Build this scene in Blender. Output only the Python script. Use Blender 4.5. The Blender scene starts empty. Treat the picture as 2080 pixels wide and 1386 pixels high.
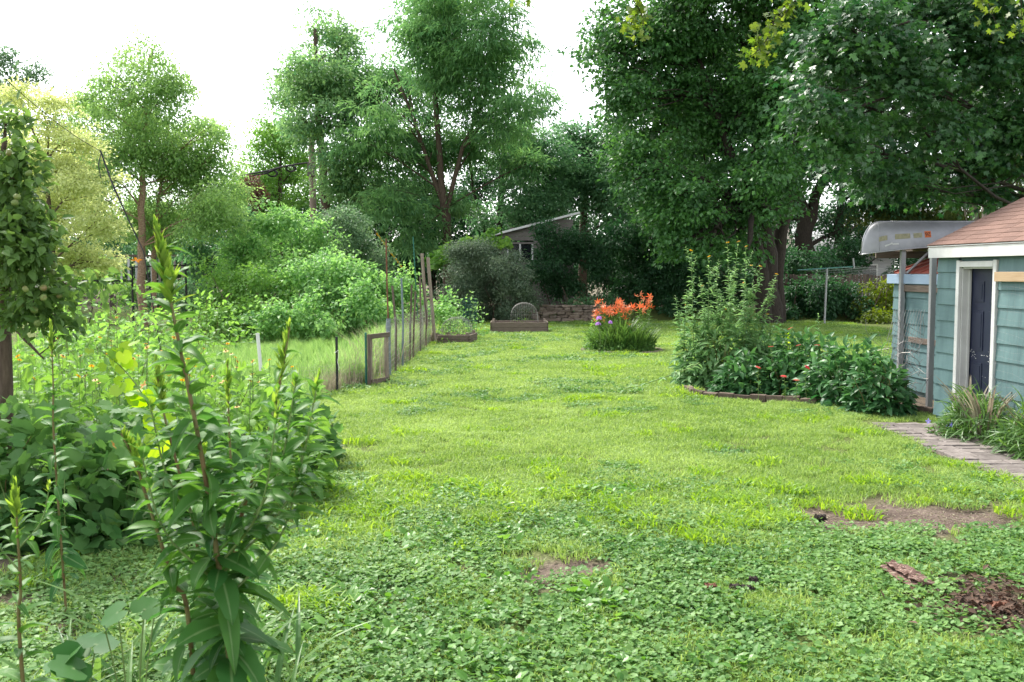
import bpy, bmesh, math
import numpy as np
from mathutils import Matrix, Vector

S = bpy.context.scene
COL = S.collection
R = math.radians

# ------------------------------------------------------------------ camera
F = 2000.0                     # focal length in photo pixels (2080 x 1386 photo)
CAMH = 2.0
PITCH = math.atan(140.0 / F)
cam = bpy.data.cameras.new('camera')
cam.sensor_width = 36.0
cam.lens = 36.0 * F / 2080.0
cam.clip_end = 3000.0
cam.clip_start = 0.05
cam.dof.use_dof = True
cam.dof.focus_distance = 17.0
cam.dof.aperture_fstop = 9.0
camo = bpy.data.objects.new('camera', cam)
camo.location = (0, 0, CAMH)
camo.rotation_euler = (math.pi / 2 - PITCH, 0, 0)
COL.objects.link(camo)
S.camera = camo

# ------------------------------------------------------------------ sky, sun, exposure
SUN_EL, SUN_AZ = R(52), R(-38)        # azimuth from +Y towards +X (negative: to the left)
W = bpy.data.worlds.new('World')
S.world = W
W.use_nodes = True
wn = W.node_tree.nodes
wl = W.node_tree.links
sky = wn.new('ShaderNodeTexSky')
sky.sky_type = 'NISHITA'
sky.sun_disc = False
sky.sun_elevation = SUN_EL
sky.sun_rotation = SUN_AZ
sky.air_density = 1.0
sky.dust_density = 1.0
sky.ozone_density = 1.0
hs = wn.new('ShaderNodeHueSaturation')
hs.inputs['Saturation'].default_value = 0.22      # thin high overcast
wl.new(sky.outputs[0], hs.inputs['Color'])
wl.new(hs.outputs[0], wn['Background'].inputs[0])
wn['Background'].inputs[1].default_value = 0.15

sl = bpy.data.lights.new('sun', 'SUN')
sl.energy = 2.6
sl.angle = R(11)
sl.color = (1.0, 0.95, 0.86)
suno = bpy.data.objects.new('sun', sl)
sd = Vector((math.sin(SUN_AZ) * math.cos(SUN_EL), math.cos(SUN_AZ) * math.cos(SUN_EL), math.sin(SUN_EL)))
suno.rotation_euler = sd.to_track_quat('Z', 'Y').to_euler()
suno.location = (0, 0, 30)
COL.objects.link(suno)

S.view_settings.view_transform = 'Standard'
S.view_settings.look = 'None'
S.view_settings.exposure = 1.68
S.view_settings.gamma = 1.0
S.render.engine = 'CYCLES'
S.cycles.use_denoising = True
S.cycles.max_bounces = 8
S.cycles.diffuse_bounces = 4
S.cycles.glossy_bounces = 2
S.cycles.transmission_bounces = 4
S.cycles.transparent_max_bounces = 8
S.cycles.caustics_reflective = False
S.cycles.caustics_refractive = False


# ------------------------------------------------------------------ picture -> place
def ray(px, py):
    xc = (px - 1040.0) / F
    yc = -(py - 693.0) / F
    c, s = math.cos(PITCH), math.sin(PITCH)
    return np.array((xc, c + yc * s, -s + yc * c))


def P(px, py, Y):
    d = ray(px, py)
    return np.array((0, 0, CAMH)) + d * (Y / d[1])


def G(px, py, z=0.0):
    d = ray(px, py)
    return np.array((0, 0, CAMH)) + d * ((z - CAMH) / d[2])


def ppm(Y):            # photo pixels per metre at depth Y
    return F / Y


def gz(x, y):          # ground height: flat yard, a low bank behind the stone wall
    x = np.asarray(x, float); y = np.asarray(y, float)
    t = np.clip((y - 39.6) / 1.6, 0, 1)
    return 0.45 * t * t * (3 - 2 * t) + 0.012 * np.sin(x * 1.3 + 0.7) * np.sin(y * 0.9) - 0.004


# ------------------------------------------------------------------ materials
def nmat(name):
    m = bpy.data.materials.new(name)
    m.use_nodes = True
    return m, m.node_tree.nodes, m.node_tree.links, m.node_tree.nodes['Principled BSDF']


def ramp(nodes, stops):
    r = nodes.new('ShaderNodeValToRGB')
    e = r.color_ramp.elements
    e[0].position, e[0].color = stops[0][0], (*stops[0][1], 1)
    e[1].position, e[1].color = stops[-1][0], (*stops[-1][1], 1)
    for p, c in stops[1:-1]:
        k = e.new(p)
        k.color = (*c, 1)
    return r


def surf(name, c1, c2, rough=0.7, scale=4.0, stretch=(1, 1, 1), bump=0.15, metal=0.0, c3=None, detail=6.0, rnd=0.0, spec=0.3):
    """mottled surface; object coordinates; rnd = per-object lightness variation"""
    m, n, l, b = nmat(name)
    tc = n.new('ShaderNodeTexCoord')
    mp = n.new('ShaderNodeMapping')
    mp.inputs['Scale'].default_value = stretch
    l.new(tc.outputs['Object'], mp.inputs[0])
    src = mp.outputs[0]
    oi = n.new('ShaderNodeObjectInfo')
    if rnd > 0:
        ad = n.new('ShaderNodeVectorMath'); ad.operation = 'ADD'
        mu = n.new('ShaderNodeMath'); mu.operation = 'MULTIPLY'; mu.inputs[1].default_value = 40
        l.new(oi.outputs['Random'], mu.inputs[0])
        l.new(src, ad.inputs[0]); l.new(mu.outputs[0], ad.inputs[1])
        src = ad.outputs[0]
    t = n.new('ShaderNodeTexNoise')
    t.inputs['Scale'].default_value = scale
    t.inputs['Detail'].default_value = detail
    t.inputs['Roughness'].default_value = 0.62
    l.new(src, t.inputs['Vector'])
    st = [(0.3, c1), (0.7, c2)] if c3 is None else [(0.28, c1), (0.52, c2), (0.72, c3)]
    r = ramp(n, st)
    l.new(t.outputs[0], r.inputs[0])
    out = r.outputs[0]
    if rnd > 0:
        h = n.new('ShaderNodeHueSaturation')
        mr = n.new('ShaderNodeMapRange')
        mr.inputs[3].default_value = 1 - rnd; mr.inputs[4].default_value = 1 + rnd
        l.new(oi.outputs['Random'], mr.inputs[0])
        l.new(mr.outputs[0], h.inputs['Value'])
        l.new(out, h.inputs['Color'])
        out = h.outputs[0]
    l.new(out, b.inputs['Base Color'])
    b.inputs['Roughness'].default_value = rough
    b.inputs['Metallic'].default_value = metal
    b.inputs['Specular IOR Level'].default_value = spec
    if bump:
        bp = n.new('ShaderNodeBump')
        bp.inputs['Strength'].default_value = bump
        bp.inputs['Distance'].default_value = 0.02
        l.new(t.outputs[0], bp.inputs['Height'])
        l.new(bp.outputs[0], b.inputs['Normal'])
    return m


def leafmat(name, dark, light, trans=0.4, rough=0.5, rib=None, spec=0.35, patch=0.0):
    """leaf: attribute 'tint' picks a colour, attribute 'rib' marks the midrib; part of the light passes through"""
    m, n, l, b = nmat(name)
    a = n.new('ShaderNodeAttribute'); a.attribute_name = 'tint'
    fac = a.outputs['Fac']
    if patch > 0:
        ge = n.new('ShaderNodeNewGeometry')
        nz = n.new('ShaderNodeTexNoise'); nz.inputs['Scale'].default_value = 0.55; nz.inputs['Detail'].default_value = 3
        l.new(ge.outputs['Position'], nz.inputs['Vector'])
        mr = n.new('ShaderNodeMapRange'); mr.inputs[1].default_value = 0.3; mr.inputs[2].default_value = 0.7
        mr.inputs[3].default_value = -patch; mr.inputs[4].default_value = patch
        l.new(nz.outputs[0], mr.inputs[0])
        ad = n.new('ShaderNodeMath'); ad.operation = 'ADD'
        l.new(fac, ad.inputs[0]); l.new(mr.outputs[0], ad.inputs[1])
        oi = n.new('ShaderNodeObjectInfo')
        m2 = n.new('ShaderNodeMapRange'); m2.inputs[3].default_value = -patch * 0.7; m2.inputs[4].default_value = patch * 0.7
        l.new(oi.outputs['Random'], m2.inputs[0])
        a2 = n.new('ShaderNodeMath'); a2.operation = 'ADD'
        l.new(ad.outputs[0], a2.inputs[0]); l.new(m2.outputs[0], a2.inputs[1])
        fac = a2.outputs[0]
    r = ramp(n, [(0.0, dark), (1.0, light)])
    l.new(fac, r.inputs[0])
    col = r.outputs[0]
    if rib is not None:
        ar = n.new('ShaderNodeAttribute'); ar.attribute_name = 'rib'
        rr = n.new('ShaderNodeMapRange'); rr.inputs[1].default_value = 0.86; rr.inputs[2].default_value = 0.98
        rr.inputs[4].default_value = 0.4
        l.new(ar.outputs['Fac'], rr.inputs[0])
        mx = n.new('ShaderNodeMix'); mx.data_type = 'RGBA'
        l.new(rr.outputs[0], mx.inputs[0]); l.new(col, mx.inputs[6]); mx.inputs[7].default_value = (*rib, 1)
        col = mx.outputs[2]
    l.new(col, b.inputs['Base Color'])
    b.inputs['Roughness'].default_value = rough
    b.inputs['Specular IOR Level'].default_value = spec
    tr = n.new('ShaderNodeBsdfTranslucent')
    hs2 = n.new('ShaderNodeHueSaturation')
    hs2.inputs['Hue'].default_value = 0.48
    hs2.inputs['Saturation'].default_value = 1.12
    hs2.inputs['Value'].default_value = 1.7
    l.new(col, hs2.inputs['Color'])
    l.new(hs2.outputs[0], tr.inputs['Color'])
    ms = n.new('ShaderNodeMixShader'); ms.inputs[0].default_value = trans
    l.new(b.outputs[0], ms.inputs[1]); l.new(tr.outputs[0], ms.inputs[2])
    l.new(ms.outputs[0], n['Material Output'].inputs[0])
    return m


# ------------------------------------------------------------------ objects
def tag(o, label=None, cat=None, group=None, kind=None):
    if label: o['label'] = label
    if cat: o['category'] = cat
    if group: o['group'] = group
    if kind: o['kind'] = kind
    return o


def link(name, me, mat=None, parent=None, mw=None):
    o = bpy.data.objects.new(name, me)
    COL.objects.link(o)
    if mat is not None and me is not None and not me.materials:
        me.materials.append(mat)
    if parent is not None:
        o.parent = parent
    if mw is not None:
        o.matrix_basis = mw
    return o


def empty(name, loc, rz=0.0, label=None, cat=None, group=None):
    o = bpy.data.objects.new(name, None)
    o.empty_display_size = 0.2
    o.location = tuple(float(v) for v in loc)
    o.rotation_euler = (0, 0, rz)
    COL.objects.link(o)
    return tag(o, label, cat, group)


def mesh_np(name, v, f, tint=None, rib=None, smooth=False):
    v = np.ascontiguousarray(v, np.float32); f = np.ascontiguousarray(f, np.int32)
    me = bpy.data.meshes.new(name)
    k = f.shape[1]
    me.vertices.add(len(v)); me.loops.add(f.size); me.polygons.add(len(f))
    me.vertices.foreach_set('co', v.ravel())
    me.loops.foreach_set('vertex_index', f.ravel())
    me.polygons.foreach_set('loop_start', np.arange(0, f.size, k, dtype=np.int32))
    me.polygons.foreach_set('use_smooth', np.full(len(f), bool(smooth)))
    me.update(calc_edges=True)
    for nm, a in (('tint', tint), ('rib', rib)):
        if a is not None:
            at = me.attributes.new(nm, 'FLOAT', 'POINT')
            at.data.foreach_set('value', np.ascontiguousarray(a, np.float32))
    return me


def nrm(a):
    a = np.asarray(a, float)
    return a / np.maximum(np.linalg.norm(a, axis=-1, keepdims=True), 1e-9)


class Tubes:
    """collects tapered tubes, boxes and wires into one mesh"""
    def __init__(s): s.v = []; s.f = []; s.n = 0

    def tube(s, pts, rad, k=6):
        pts = np.asarray(pts, float); m = len(pts)
        rad = np.full(m, rad, float) if np.isscalar(rad) else np.asarray(rad, float)
        t = nrm(np.gradient(pts, axis=0))
        ref = np.array((0, 0, 1.0)) if abs(t[:, 2]).mean() < 0.8 else np.array((1.0, 0, 0))
        a = nrm(np.cross(t, ref)); b = np.cross(t, a)
        th = np.arange(k) * 2 * math.pi / k
        ring = pts[:, None] + rad[:, None, None] * (np.cos(th)[None, :, None] * a[:, None] + np.sin(th)[None, :, None] * b[:, None])
        s.v.append(ring.reshape(-1, 3))
        i = np.arange(m - 1)[:, None] * k; j = np.arange(k)[None]; j2 = (j + 1) % k
        q = np.stack([i + j, i + j2, i + k + j2, i + k + j], -1).reshape(-1, 4) + s.n
        s.f.append(q)
        base = s.n
        if k == 4:
            s.f.append(np.array([[base, base + 3, base + 2, base + 1], [base + (m - 1) * k + x for x in range(4)]]))
        elif k == 6:
            for o0, fl in ((base, 1), (base + (m - 1) * k, 0)):
                qs = np.array([[0, 1, 2, 3], [0, 3, 4, 5]]) + o0
                s.f.append(qs[:, ::-1] if fl else qs)
        s.n += m * k
        return s

    def box(s, c, size, rot=None):
        h = np.asarray(size, float) / 2
        v = np.array([(x, y, z) for x in (-1, 1) for y in (-1, 1) for z in (-1, 1)], float) * h
        if rot is not None: v = v @ np.asarray(rot).T
        s.v.append(v + np.asarray(c, float))
        s.f.append(np.array([[0, 1, 3, 2], [4, 6, 7, 5], [0, 4, 5, 1], [2, 3, 7, 6], [0, 2, 6, 4], [1, 5, 7, 3]]) + s.n)
        s.n += 8
        return s

    def bar(s, a, b, r, k=4):
        return s.tube([a, b], r, k)

    def build(s, name, mat, parent=None, smooth=False, origin=None):
        v = np.concatenate(s.v)
        if origin is not None: v = v - np.asarray(origin)
        return link(name, mesh_np(name, v, np.concatenate(s.f), smooth=smooth), mat, parent)


_boxes = {}
def boxmesh(sx, sy, sz, bev=0.0, jit=0.0, seed=0, key=''):
    kk = (round(sx, 3), round(sy, 3), round(sz, 3), bev, jit, seed, key)
    if kk in _boxes: return _boxes[kk]
    bm = bmesh.new()
    bmesh.ops.create_cube(bm, size=1)
    for v in bm.verts: v.co = Vector((v.co.x * sx, v.co.y * sy, v.co.z * sz))
    if jit:
        g = np.random.default_rng(seed)
        for v in bm.verts: v.co += Vector(g.uniform(-jit, jit, 3))
    if bev:
        bmesh.ops.bevel(bm, geom=bm.edges[:], offset=bev, segments=1, affect='EDGES')
    me = bpy.data.meshes.new('box'); bm.to_mesh(me); bm.free()
    _boxes[kk] = me
    return me


def box(name, c, size, mat, parent=None, rot=(0, 0, 0), bev=0.004, jit=0.0, seed=0):
    me = boxmesh(*size, bev, jit, seed, mat.name)
    o = link(name, me, mat, parent)
    o.location = tuple(float(x) for x in c); o.rotation_euler = rot
    return o


# ------------------------------------------------------------------ leaves
def T(v, f, rib=None):
    v = np.array(v, float); f = np.array(f, int)
    return v, f, (np.zeros(len(v)) if rib is None else np.array(rib, float))


DIAMOND = T([(0, 0, 0), (.45, -.26, .06), (1, 0, -.1), (.45, .26, .06)], [(0, 1, 2), (0, 2, 3)])
NARROW = T([(0, 0, 0), (.5, -.11, .04), (1, 0, -.14), (.5, .11, .04)], [(0, 1, 2), (0, 2, 3)])
WIDE = T([(0, 0, 0), (.42, -.38, .08), (1, 0, -.12), (.42, .38, .08)], [(0, 1, 2), (0, 2, 3)])
BROAD = T([(0, 0, 0), (.3, -.42, .08), (.62, -.12, .02), (1, 0, -.12), (.62, .12, .02), (.3, .42, .08)], [(0, 1, 2), (0, 2, 4), (0, 4, 5), (2, 3, 4)])
OVAL = T([(0, 0, 0), (.3, -.27, .05), (.7, -.2, .03), (1, 0, -.1), (.7, .2, .03), (.3, .27, .05), (.5, 0, 0)],
         [(0, 1, 6), (1, 2, 6), (2, 3, 6), (3, 4, 6), (4, 5, 6), (5, 0, 6)])


def lance(w=.17, n=5, curl=.25, fold=.05, peak=.4, wave=0.0):
    v = []; f = []; rib = []
    for i in range(n + 1):
        t = i / n
        ww = w * (math.sin(math.pi * t ** (math.log(.5) / math.log(peak))) ** .8 if 0 < t < 1 else 0.004)
        z = -curl * t * t + 0.06 * math.sin(t * 2.5)
        k = wave * math.sin(t * 13)
        v += [(t, -ww, z + fold * ww / w + k), (t, 0, z), (t, ww, z + fold * ww / w - k)]
        rib += [0, 1, 0]
    for i in range(n):
        a = 3 * i
        f += [(a, a + 1, a + 4), (a, a + 4, a + 3), (a + 1, a + 2, a + 5), (a + 1, a + 5, a + 4)]
    return T(v, f, rib)


def lobed(pts, cup=0.06, curl=.12):
    """palmate outline given as polar (angle deg, radius) on one side, centre at the petiole joint"""
    out = [(a, r) for a, r in pts] + [(-a, r) for a, r in pts[::-1] if a > 0]
    out = sorted(out)
    v = [(0.0, 0.0, 0.0)]; rib = [1]
    for a, r in out:
        x, y = r * math.cos(R(a)), r * math.sin(R(a))
        v.append((x, y, cup * abs(y) - curl * x * x)); rib.append(0)
    f = [(0, i, i + 1) for i in range(1, len(out))]
    return T(v, f, rib)


MAPLE = lobed([(0, 1.0), (14, .62), (26, .60), (38, .92), (52, .82), (62, .48), (84, .66), (104, .5), (140, .22)])
MAPLEL = lobed([(0, 1.0), (22, .5), (42, .92), (62, .45), (90, .62), (150, .2)])
GRAPE = lobed([(0, .85), (20, .78), (32, .70), (48, .86), (72, .72), (92, .74), (120, .66), (150, .52), (172, .2)])
ROUNDL = lobed([(0, .5), (50, .5), (100, .48), (150, .42)], cup=.22, curl=-.1)


def scatter(tm, pos, d, n, size, tint):
    """one mesh's worth of leaves from a template; returns v, f, tint, rib"""
    tv, tf, tr = tm
    d = nrm(d)
    n = nrm(n - (n * d).sum(-1, keepdims=True) * d)
    s = np.cross(n, d)
    N = len(pos); k = len(tv)
    v = pos[:, None] + size[:, None, None] * (tv[None, :, 0:1] * d[:, None] + tv[None, :, 1:2] * s[:, None] + tv[None, :, 2:3] * n[:, None])
    f = tf[None] + (np.arange(N) * k)[:, None, None]
    return v.reshape(-1, 3), f.reshape(-1, tf.shape[1]), np.repeat(tint, k), np.tile(tr, N)


def leafmesh(name, tm, pos, d, n, size, tint, origin=None):
    v, f, t, r = scatter(tm, pos, d, n, size, tint)
    if origin is not None: v = v - np.asarray(origin)
    return mesh_np(name, v, f, t, r)


def vnoise(p, seed, sc=1.0):
    """cheap smooth noise of 3-D points, about -1..1"""
    g = np.random.default_rng(seed)
    o = 0
    for k in range(5):
        w = g.normal(size=3) * sc * (1.0 + .55 * k)
        o = o + np.sin(p @ w + g.uniform(0, 6.3)) / (1.0 + .35 * k)
    return o / 2.4


def cloud(rng, C, out, npc, rh, rv, droop, size, jit=.6, flat=.45, tvar=.22):
    """leaves round cluster centres C (m,3) facing `out`"""
    m = len(C)
    idx = np.repeat(np.arange(m), npc)
    N = len(idx)
    off = nrm(rng.normal(size=(N, 3))) * (rng.random(N) ** .5)[:, None] * np.array((rh, rh, rv)) * 1.05
    hd = np.linalg.norm(off[:, :2], axis=1)
    tilt = rng.normal(0, .22, (m, 2))
    off[:, 2] += (off[:, :2] * tilt[idx]).sum(1) - droop * hd
    pos = C[idx] + off
    d = off / max(rh, 1e-6) * .8 + out[idx] * .5 + rng.normal(size=(N, 3)) * jit
    d[:, 2] -= droop * .9
    n = rng.normal(size=(N, 3)) * flat + np.array((0, 0, 1.0)) + out[idx] * .35
    sz = size * rng.uniform(.65, 1.25, N)
    ti = np.clip(.5 + rng.normal(0, tvar, m)[idx] + rng.normal(0, .13, N), 0, 1)
    return pos, d, n, sz, ti


def lobes_px(L, Y, depth, rng):
    """lobes given in photo pixels (cx, cy, rx, ry[, dY]) -> centres and radii in metres"""
    out = []
    for l in L:
        yy = Y + (l[4] if len(l) > 4 else rng.uniform(-.5, .5) * depth)
        c = P(l[0], l[1], yy)
        out.append((c, np.array((l[2] * yy / F, max(.6, .5 * (l[2] + l[3])) * yy / F, l[3] * yy / F))))
    return out


def crown_points(rng, lobes, n, seed, inner=.25, rough=.28):
    """clump centres: every lobe carries smaller billows, the clumps sit on the billows"""
    SC = []; SR = []; SK = []
    for j, (c, r) in enumerate(lobes):
        r = r * 1.14
        m = int(np.clip(9 + 5 * r[0], 9, 22))
        d = nrm(rng.normal(size=(m, 3)))
        q = rng.uniform(.45, .86, m) * (1 + rough * vnoise(d * 2.2 + c * 1.7, seed))
        SC.append(c + d * r * q[:, None]); SR.append(r * rng.uniform(.24, .46, m)[:, None]); SK.append(np.full(m, j))
        SC.append(c[None]); SR.append((r * .55)[None]); SK.append(np.array([j]))
    SC = np.concatenate(SC); SR = np.concatenate(SR); SK = np.concatenate(SK)
    w = SR[:, 0] * SR[:, 2]; w = w / w.sum()
    k = rng.choice(len(SC), n, p=w)
    d = nrm(rng.normal(size=(n, 3)) + (0, 0, .25))
    rr = np.where(rng.random(n) < inner, rng.uniform(.1, .7, n), rng.uniform(.75, 1.0, n))
    p = SC[k] + d * SR[k] * rr[:, None]
    lc = np.array([c for c, r in lobes])[SK[k]]
    d = nrm(d + .6 * nrm(p - lc))
    return p, d, SK[k]


def bend(a, b, rng, n=6, wob=.06, sag=0.0):
    t = np.linspace(0, 1, n)[:, None]
    L = np.linalg.norm(np.asarray(b) - a)
    w = np.sin(t * math.pi) * rng.normal(size=3) * wob * L
    p = (1 - t) * a + t * np.asarray(b) + w
    p[:, 2] += sag * L * np.sin(t[:, 0] * math.pi)
    return p


COV = 3.4


def tree(name, label, cat, group, trunks, lobes, leaf, size, bark, mat, seed, cov=1.6, npc=40, rh=.5, rv=.2,
         droop=.35, jit=.6, flat=.45, inner=.25, rough=.28, limb_r=.3, twigs=.12, zmin=.15, crownname='crown', tvar=.22):
    """trunks: list of (points, radii); crown from ellipsoid lobes filled with leaf clumps; limbs join lobes to the trunk"""
    rng = np.random.default_rng(seed)
    base = np.array(trunks[0][0][0], float)
    root = empty(name, base, 0, label, cat, group)
    tb = Tubes()
    allp = []; allr = []
    for pts, rad in trunks:
        pts = np.array(pts, float); rad = np.array(rad, float)
        u = np.linspace(0, len(pts) - 1, (len(pts) - 1) * 4 + 1)
        q = np.stack([np.interp(u, np.arange(len(pts)), pts[:, i]) for i in range(3)], 1)
        rr = np.interp(u, np.arange(len(pts)), rad)
        q[1:-1] += rng.normal(size=(len(q) - 2, 3)) * rr[1:-1, None] * .16
        tb.tube(q, rr, 8 if rad[0] > .06 else 6)
        allp.append(q); allr.append(rr)
    ap = np.concatenate(allp); ar = np.concatenate(allr)
    area = sum(math.pi * r[0] * r[2] for c, r in lobes)
    tv = leaf[0]; tf = leaf[1]
    fill = .5 * np.linalg.norm(np.cross(tv[tf[:, 1]] - tv[tf[:, 0]], tv[tf[:, 2]] - tv[tf[:, 0]]), axis=1).sum()
    n_leaf = COV * cov * area / (size * size * fill)
    ncl = max(6, int(n_leaf / npc))
    C, d, k = crown_points(rng, lobes, ncl, seed, inner, rough)
    g = gz(C[:, 0], C[:, 1]) + zmin
    C[:, 2] = np.maximum(C[:, 2], g + rng.uniform(0, .25, len(C)))
    for j, (c, r) in enumerate(lobes):
        low = np.maximum(c[2] - .55 * np.linalg.norm((ap - c)[:, :2], axis=1), base[2] + .3 * (ap[:, 2].max() - base[2]))
        sc = abs(ap[:, 2] - low) + .25 * np.linalg.norm((ap - c)[:, :2], axis=1)
        i = int(np.argmin(sc))
        b = bend(ap[i], c, rng, 6, .07, .05)
        r0 = min(ar[i] * .75, limb_r * .5)
        tb.tube(b, np.linspace(r0, r0 * .35, 6), 5)
        mine = np.where(k == j)[0]
        for q in mine[:max(3, int(len(mine) * twigs))]:
            s0 = b[rng.integers(2, 6)]
            tb.tube(bend(s0, C[q], rng, 4, .08), np.linspace(r0 * .34, r0 * .1, 4), 4)
    tb.build('trunk', bark, root, smooth=True, origin=base)
    pos, dd, nn, sz, ti = cloud(rng, C, d, npc, rh, rv, droop, size, jit, flat, tvar)
    pos[:, 2] = np.maximum(pos[:, 2], gz(pos[:, 0], pos[:, 1]) + .03)
    o = link(crownname, leafmesh(crownname, leaf, pos, dd, nn, sz, ti, base), mat, root)
    o['kind'] = 'stuff'
    return root


def leaf_objs(root, base, tm, mat, pos, d, n, size, tint, nparts, name='leaf', rest='foliage', eye=(0, 0, 2.0)):
    """the nparts leaves that show largest become objects of their own, the others one mesh"""
    pos = np.asarray(pos, float); N = len(pos)
    d = nrm(d); n = nrm(n - (n * d).sum(-1, keepdims=True) * d); s = np.cross(n, d)
    vis = size / np.linalg.norm(pos - np.array(eye), axis=1)
    order = np.argsort(-vis)
    own = order[:nparts]; oth = order[nparts:]
    if not hasattr(leaf_objs, 'c'): leaf_objs.c = {}
    for i in own:
        b = int(np.clip(tint[i] * 5, 0, 4))
        kk = (id(tm), mat.name, b)
        if kk not in leaf_objs.c:
            me = mesh_np(name, tm[0], tm[1], np.full(len(tm[0]), .1 + .2 * b), tm[2], smooth=True)
            me.materials.append(mat)
            leaf_objs.c[kk] = (me, tm)
        M = Matrix.Identity(4)
        for r in range(3):
            M[r][0] = d[i, r] * size[i]; M[r][1] = s[i, r] * size[i]; M[r][2] = n[i, r] * size[i]
            M[r][3] = pos[i, r] - base[r]
        link(name, leaf_objs.c[kk][0], None, root, M)
    if len(oth):
        o = link(rest, leafmesh(rest, tm, pos[oth], d[oth], n[oth], size[oth], tint[oth], base), mat, root)
        o['kind'] = 'stuff'

# ================================================================== materials in use
M = {}
M['bark_dark'] = surf('bark_dark', (.018, .014, .011), (.06, .048, .038), .95, 5, (6, 6, 1.2), .9)
M['bark_brown'] = surf('bark_brown', (.05, .033, .024), (.13, .095, .07), .95, 5, (6, 6, 1.2), .8)
M['bark_birch'] = surf('bark_birch', (.16, .085, .055), (.38, .27, .2), .9, 5, (3, 3, 5), .6)
M['bark_pale'] = surf('bark_pale', (.14, .11, .09), (.3, .26, .22), .95, 5, (5, 5, 1), .6)
M['stem_green'] = surf('stem_green', (.10, .16, .045), (.17, .24, .08), .6, 8, bump=0)
M['stem_red'] = surf('stem_red', (.14, .06, .03), (.16, .17, .06), .6, 6, bump=0)
M['straw'] = surf('straw', (.34, .28, .17), (.5, .43, .29), .8, 6, bump=0)

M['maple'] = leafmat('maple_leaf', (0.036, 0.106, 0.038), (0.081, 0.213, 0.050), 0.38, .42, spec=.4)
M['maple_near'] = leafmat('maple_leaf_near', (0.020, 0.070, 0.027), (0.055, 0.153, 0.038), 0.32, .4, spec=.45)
M['maple_lit'] = leafmat('maple_leaf_lit', (0.058, 0.122, 0.019), (0.128, 0.186, 0.032), .6, .45)  # lit copy of the maple leaf: sunlight put into a yellower colour
M['locust'] = leafmat('locust_leaf', (0.077, 0.194, 0.086), (0.187, 0.358, 0.122), 0.46, .5)  # brightened to stand in for haze; so are walnut, birch, light and raspberry
M['walnut'] = leafmat('walnut_leaf', (0.080, 0.194, 0.097), (0.231, 0.387, 0.140), 0.46, .48)
M['birch'] = leafmat('birch_leaf', (0.127, 0.242, 0.093), (0.295, 0.464, 0.153), 0.5, .5)
M['golden'] = leafmat('golden_leaf', (.31, .37, .14), (.50, .57, .28), 0.48, .55)
M['apple'] = leafmat('apple_leaf', (0.052, 0.117, 0.029), (0.149, 0.260, 0.070), 0.4, 0.5, spec=0.3)
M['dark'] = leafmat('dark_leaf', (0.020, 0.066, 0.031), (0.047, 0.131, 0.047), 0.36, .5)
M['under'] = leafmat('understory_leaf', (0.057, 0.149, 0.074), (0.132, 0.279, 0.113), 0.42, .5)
M['grey'] = leafmat('honeysuckle_leaf', (0.060, 0.109, 0.067), (0.171, 0.233, 0.140), 0.3, .5)
M['blue'] = leafmat('bluish_leaf', (0.068, 0.143, 0.073), (0.164, 0.269, 0.133), 0.36, .5)
M['light'] = leafmat('light_leaf', (0.095, 0.235, 0.049), (0.219, 0.400, 0.099), 0.46, .5)
M['raspberry'] = leafmat('raspberry_leaf', (0.103, 0.257, 0.082), (0.260, 0.463, 0.149), 0.42, .5)
M['lime'] = leafmat('lime_leaf', (0.070, 0.126, 0.014), (0.140, 0.196, 0.025), .5, .5)  # shaded look put into a toned-down yellow green
M['conifer'] = leafmat('conifer_needle', (0.047, 0.091, 0.031), (0.140, 0.195, 0.042), 0.35, .55)
M['russet'] = leafmat('russet_leaf', (0.081, 0.041, 0.027), (0.144, 0.077, 0.054), .3, .6)
M['peony'] = leafmat('peony_leaf', (0.025, 0.098, 0.036), (0.082, 0.207, 0.062), 0.32, 0.42, rib=(.16, .28, .12), spec=0.28)
M['cup'] = leafmat('coneflower_leaf', (0.083, 0.195, 0.081), (0.231, 0.390, 0.149), 0.4, 0.5, rib=(.2, .32, .14), spec=0.25)
M['prim'] = leafmat('primrose_leaf', (0.032, 0.116, 0.032), (0.097, 0.226, 0.040), 0.4, 0.48, rib=(.3, .4, .2), spec=0.22)
M['prim_bract'] = leafmat('primrose_bract', (.12, .24, .04), (.25, .37, .07), .5, .45)  # buds and bracts, lighter green than the leaves
M['weed'] = leafmat('weed_leaf', (0.054, 0.149, 0.034), (0.155, 0.299, 0.059), 0.42, 0.5, rib=(.2, .32, .12), spec=0.22)
M['weed_dark'] = leafmat('bramble_leaf', (0.048, 0.142, 0.043), (0.130, 0.262, 0.071), 0.42, 0.5, rib=(.14, .24, .1), spec=0.22)
M['vine_lit'] = leafmat('grape_leaf_lit', (.16, .32, .03), (.3, .45, .06), .55, .45, rib=(.4, .5, .15))  # backlight put into the colour: lighter, yellower leaf green
M['lawn'] = leafmat('lawn_grass', (0.119, 0.224, 0.042), (0.309, 0.431, 0.140), .42, .5, patch=.3)
M['crab'] = leafmat('coarse_grass', (0.125, 0.265, 0.029), (0.277, 0.424, 0.070), .45, .45, patch=.22)
M['clover'] = leafmat('ground_ivy', (0.058, 0.161, 0.037), (0.179, 0.312, 0.092), .32, .5, patch=.3, spec=.25)
M['broad'] = leafmat('plantain', (.07, .19, .03), (.16, .32, .07), .38, .4, patch=.2)
M['hay'] = leafmat('tall_grass', (0.121, 0.270, 0.059), (0.315, 0.464, 0.178), .4, .55, patch=.2)
M['dry'] = leafmat('dry_grass', (0.167, 0.136, 0.101), (0.365, 0.336, 0.239), .3, .7)
M['strap'] = leafmat('strap_leaf', (0.040, 0.112, 0.028), (0.120, 0.224, 0.056), .36, .4)
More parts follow.
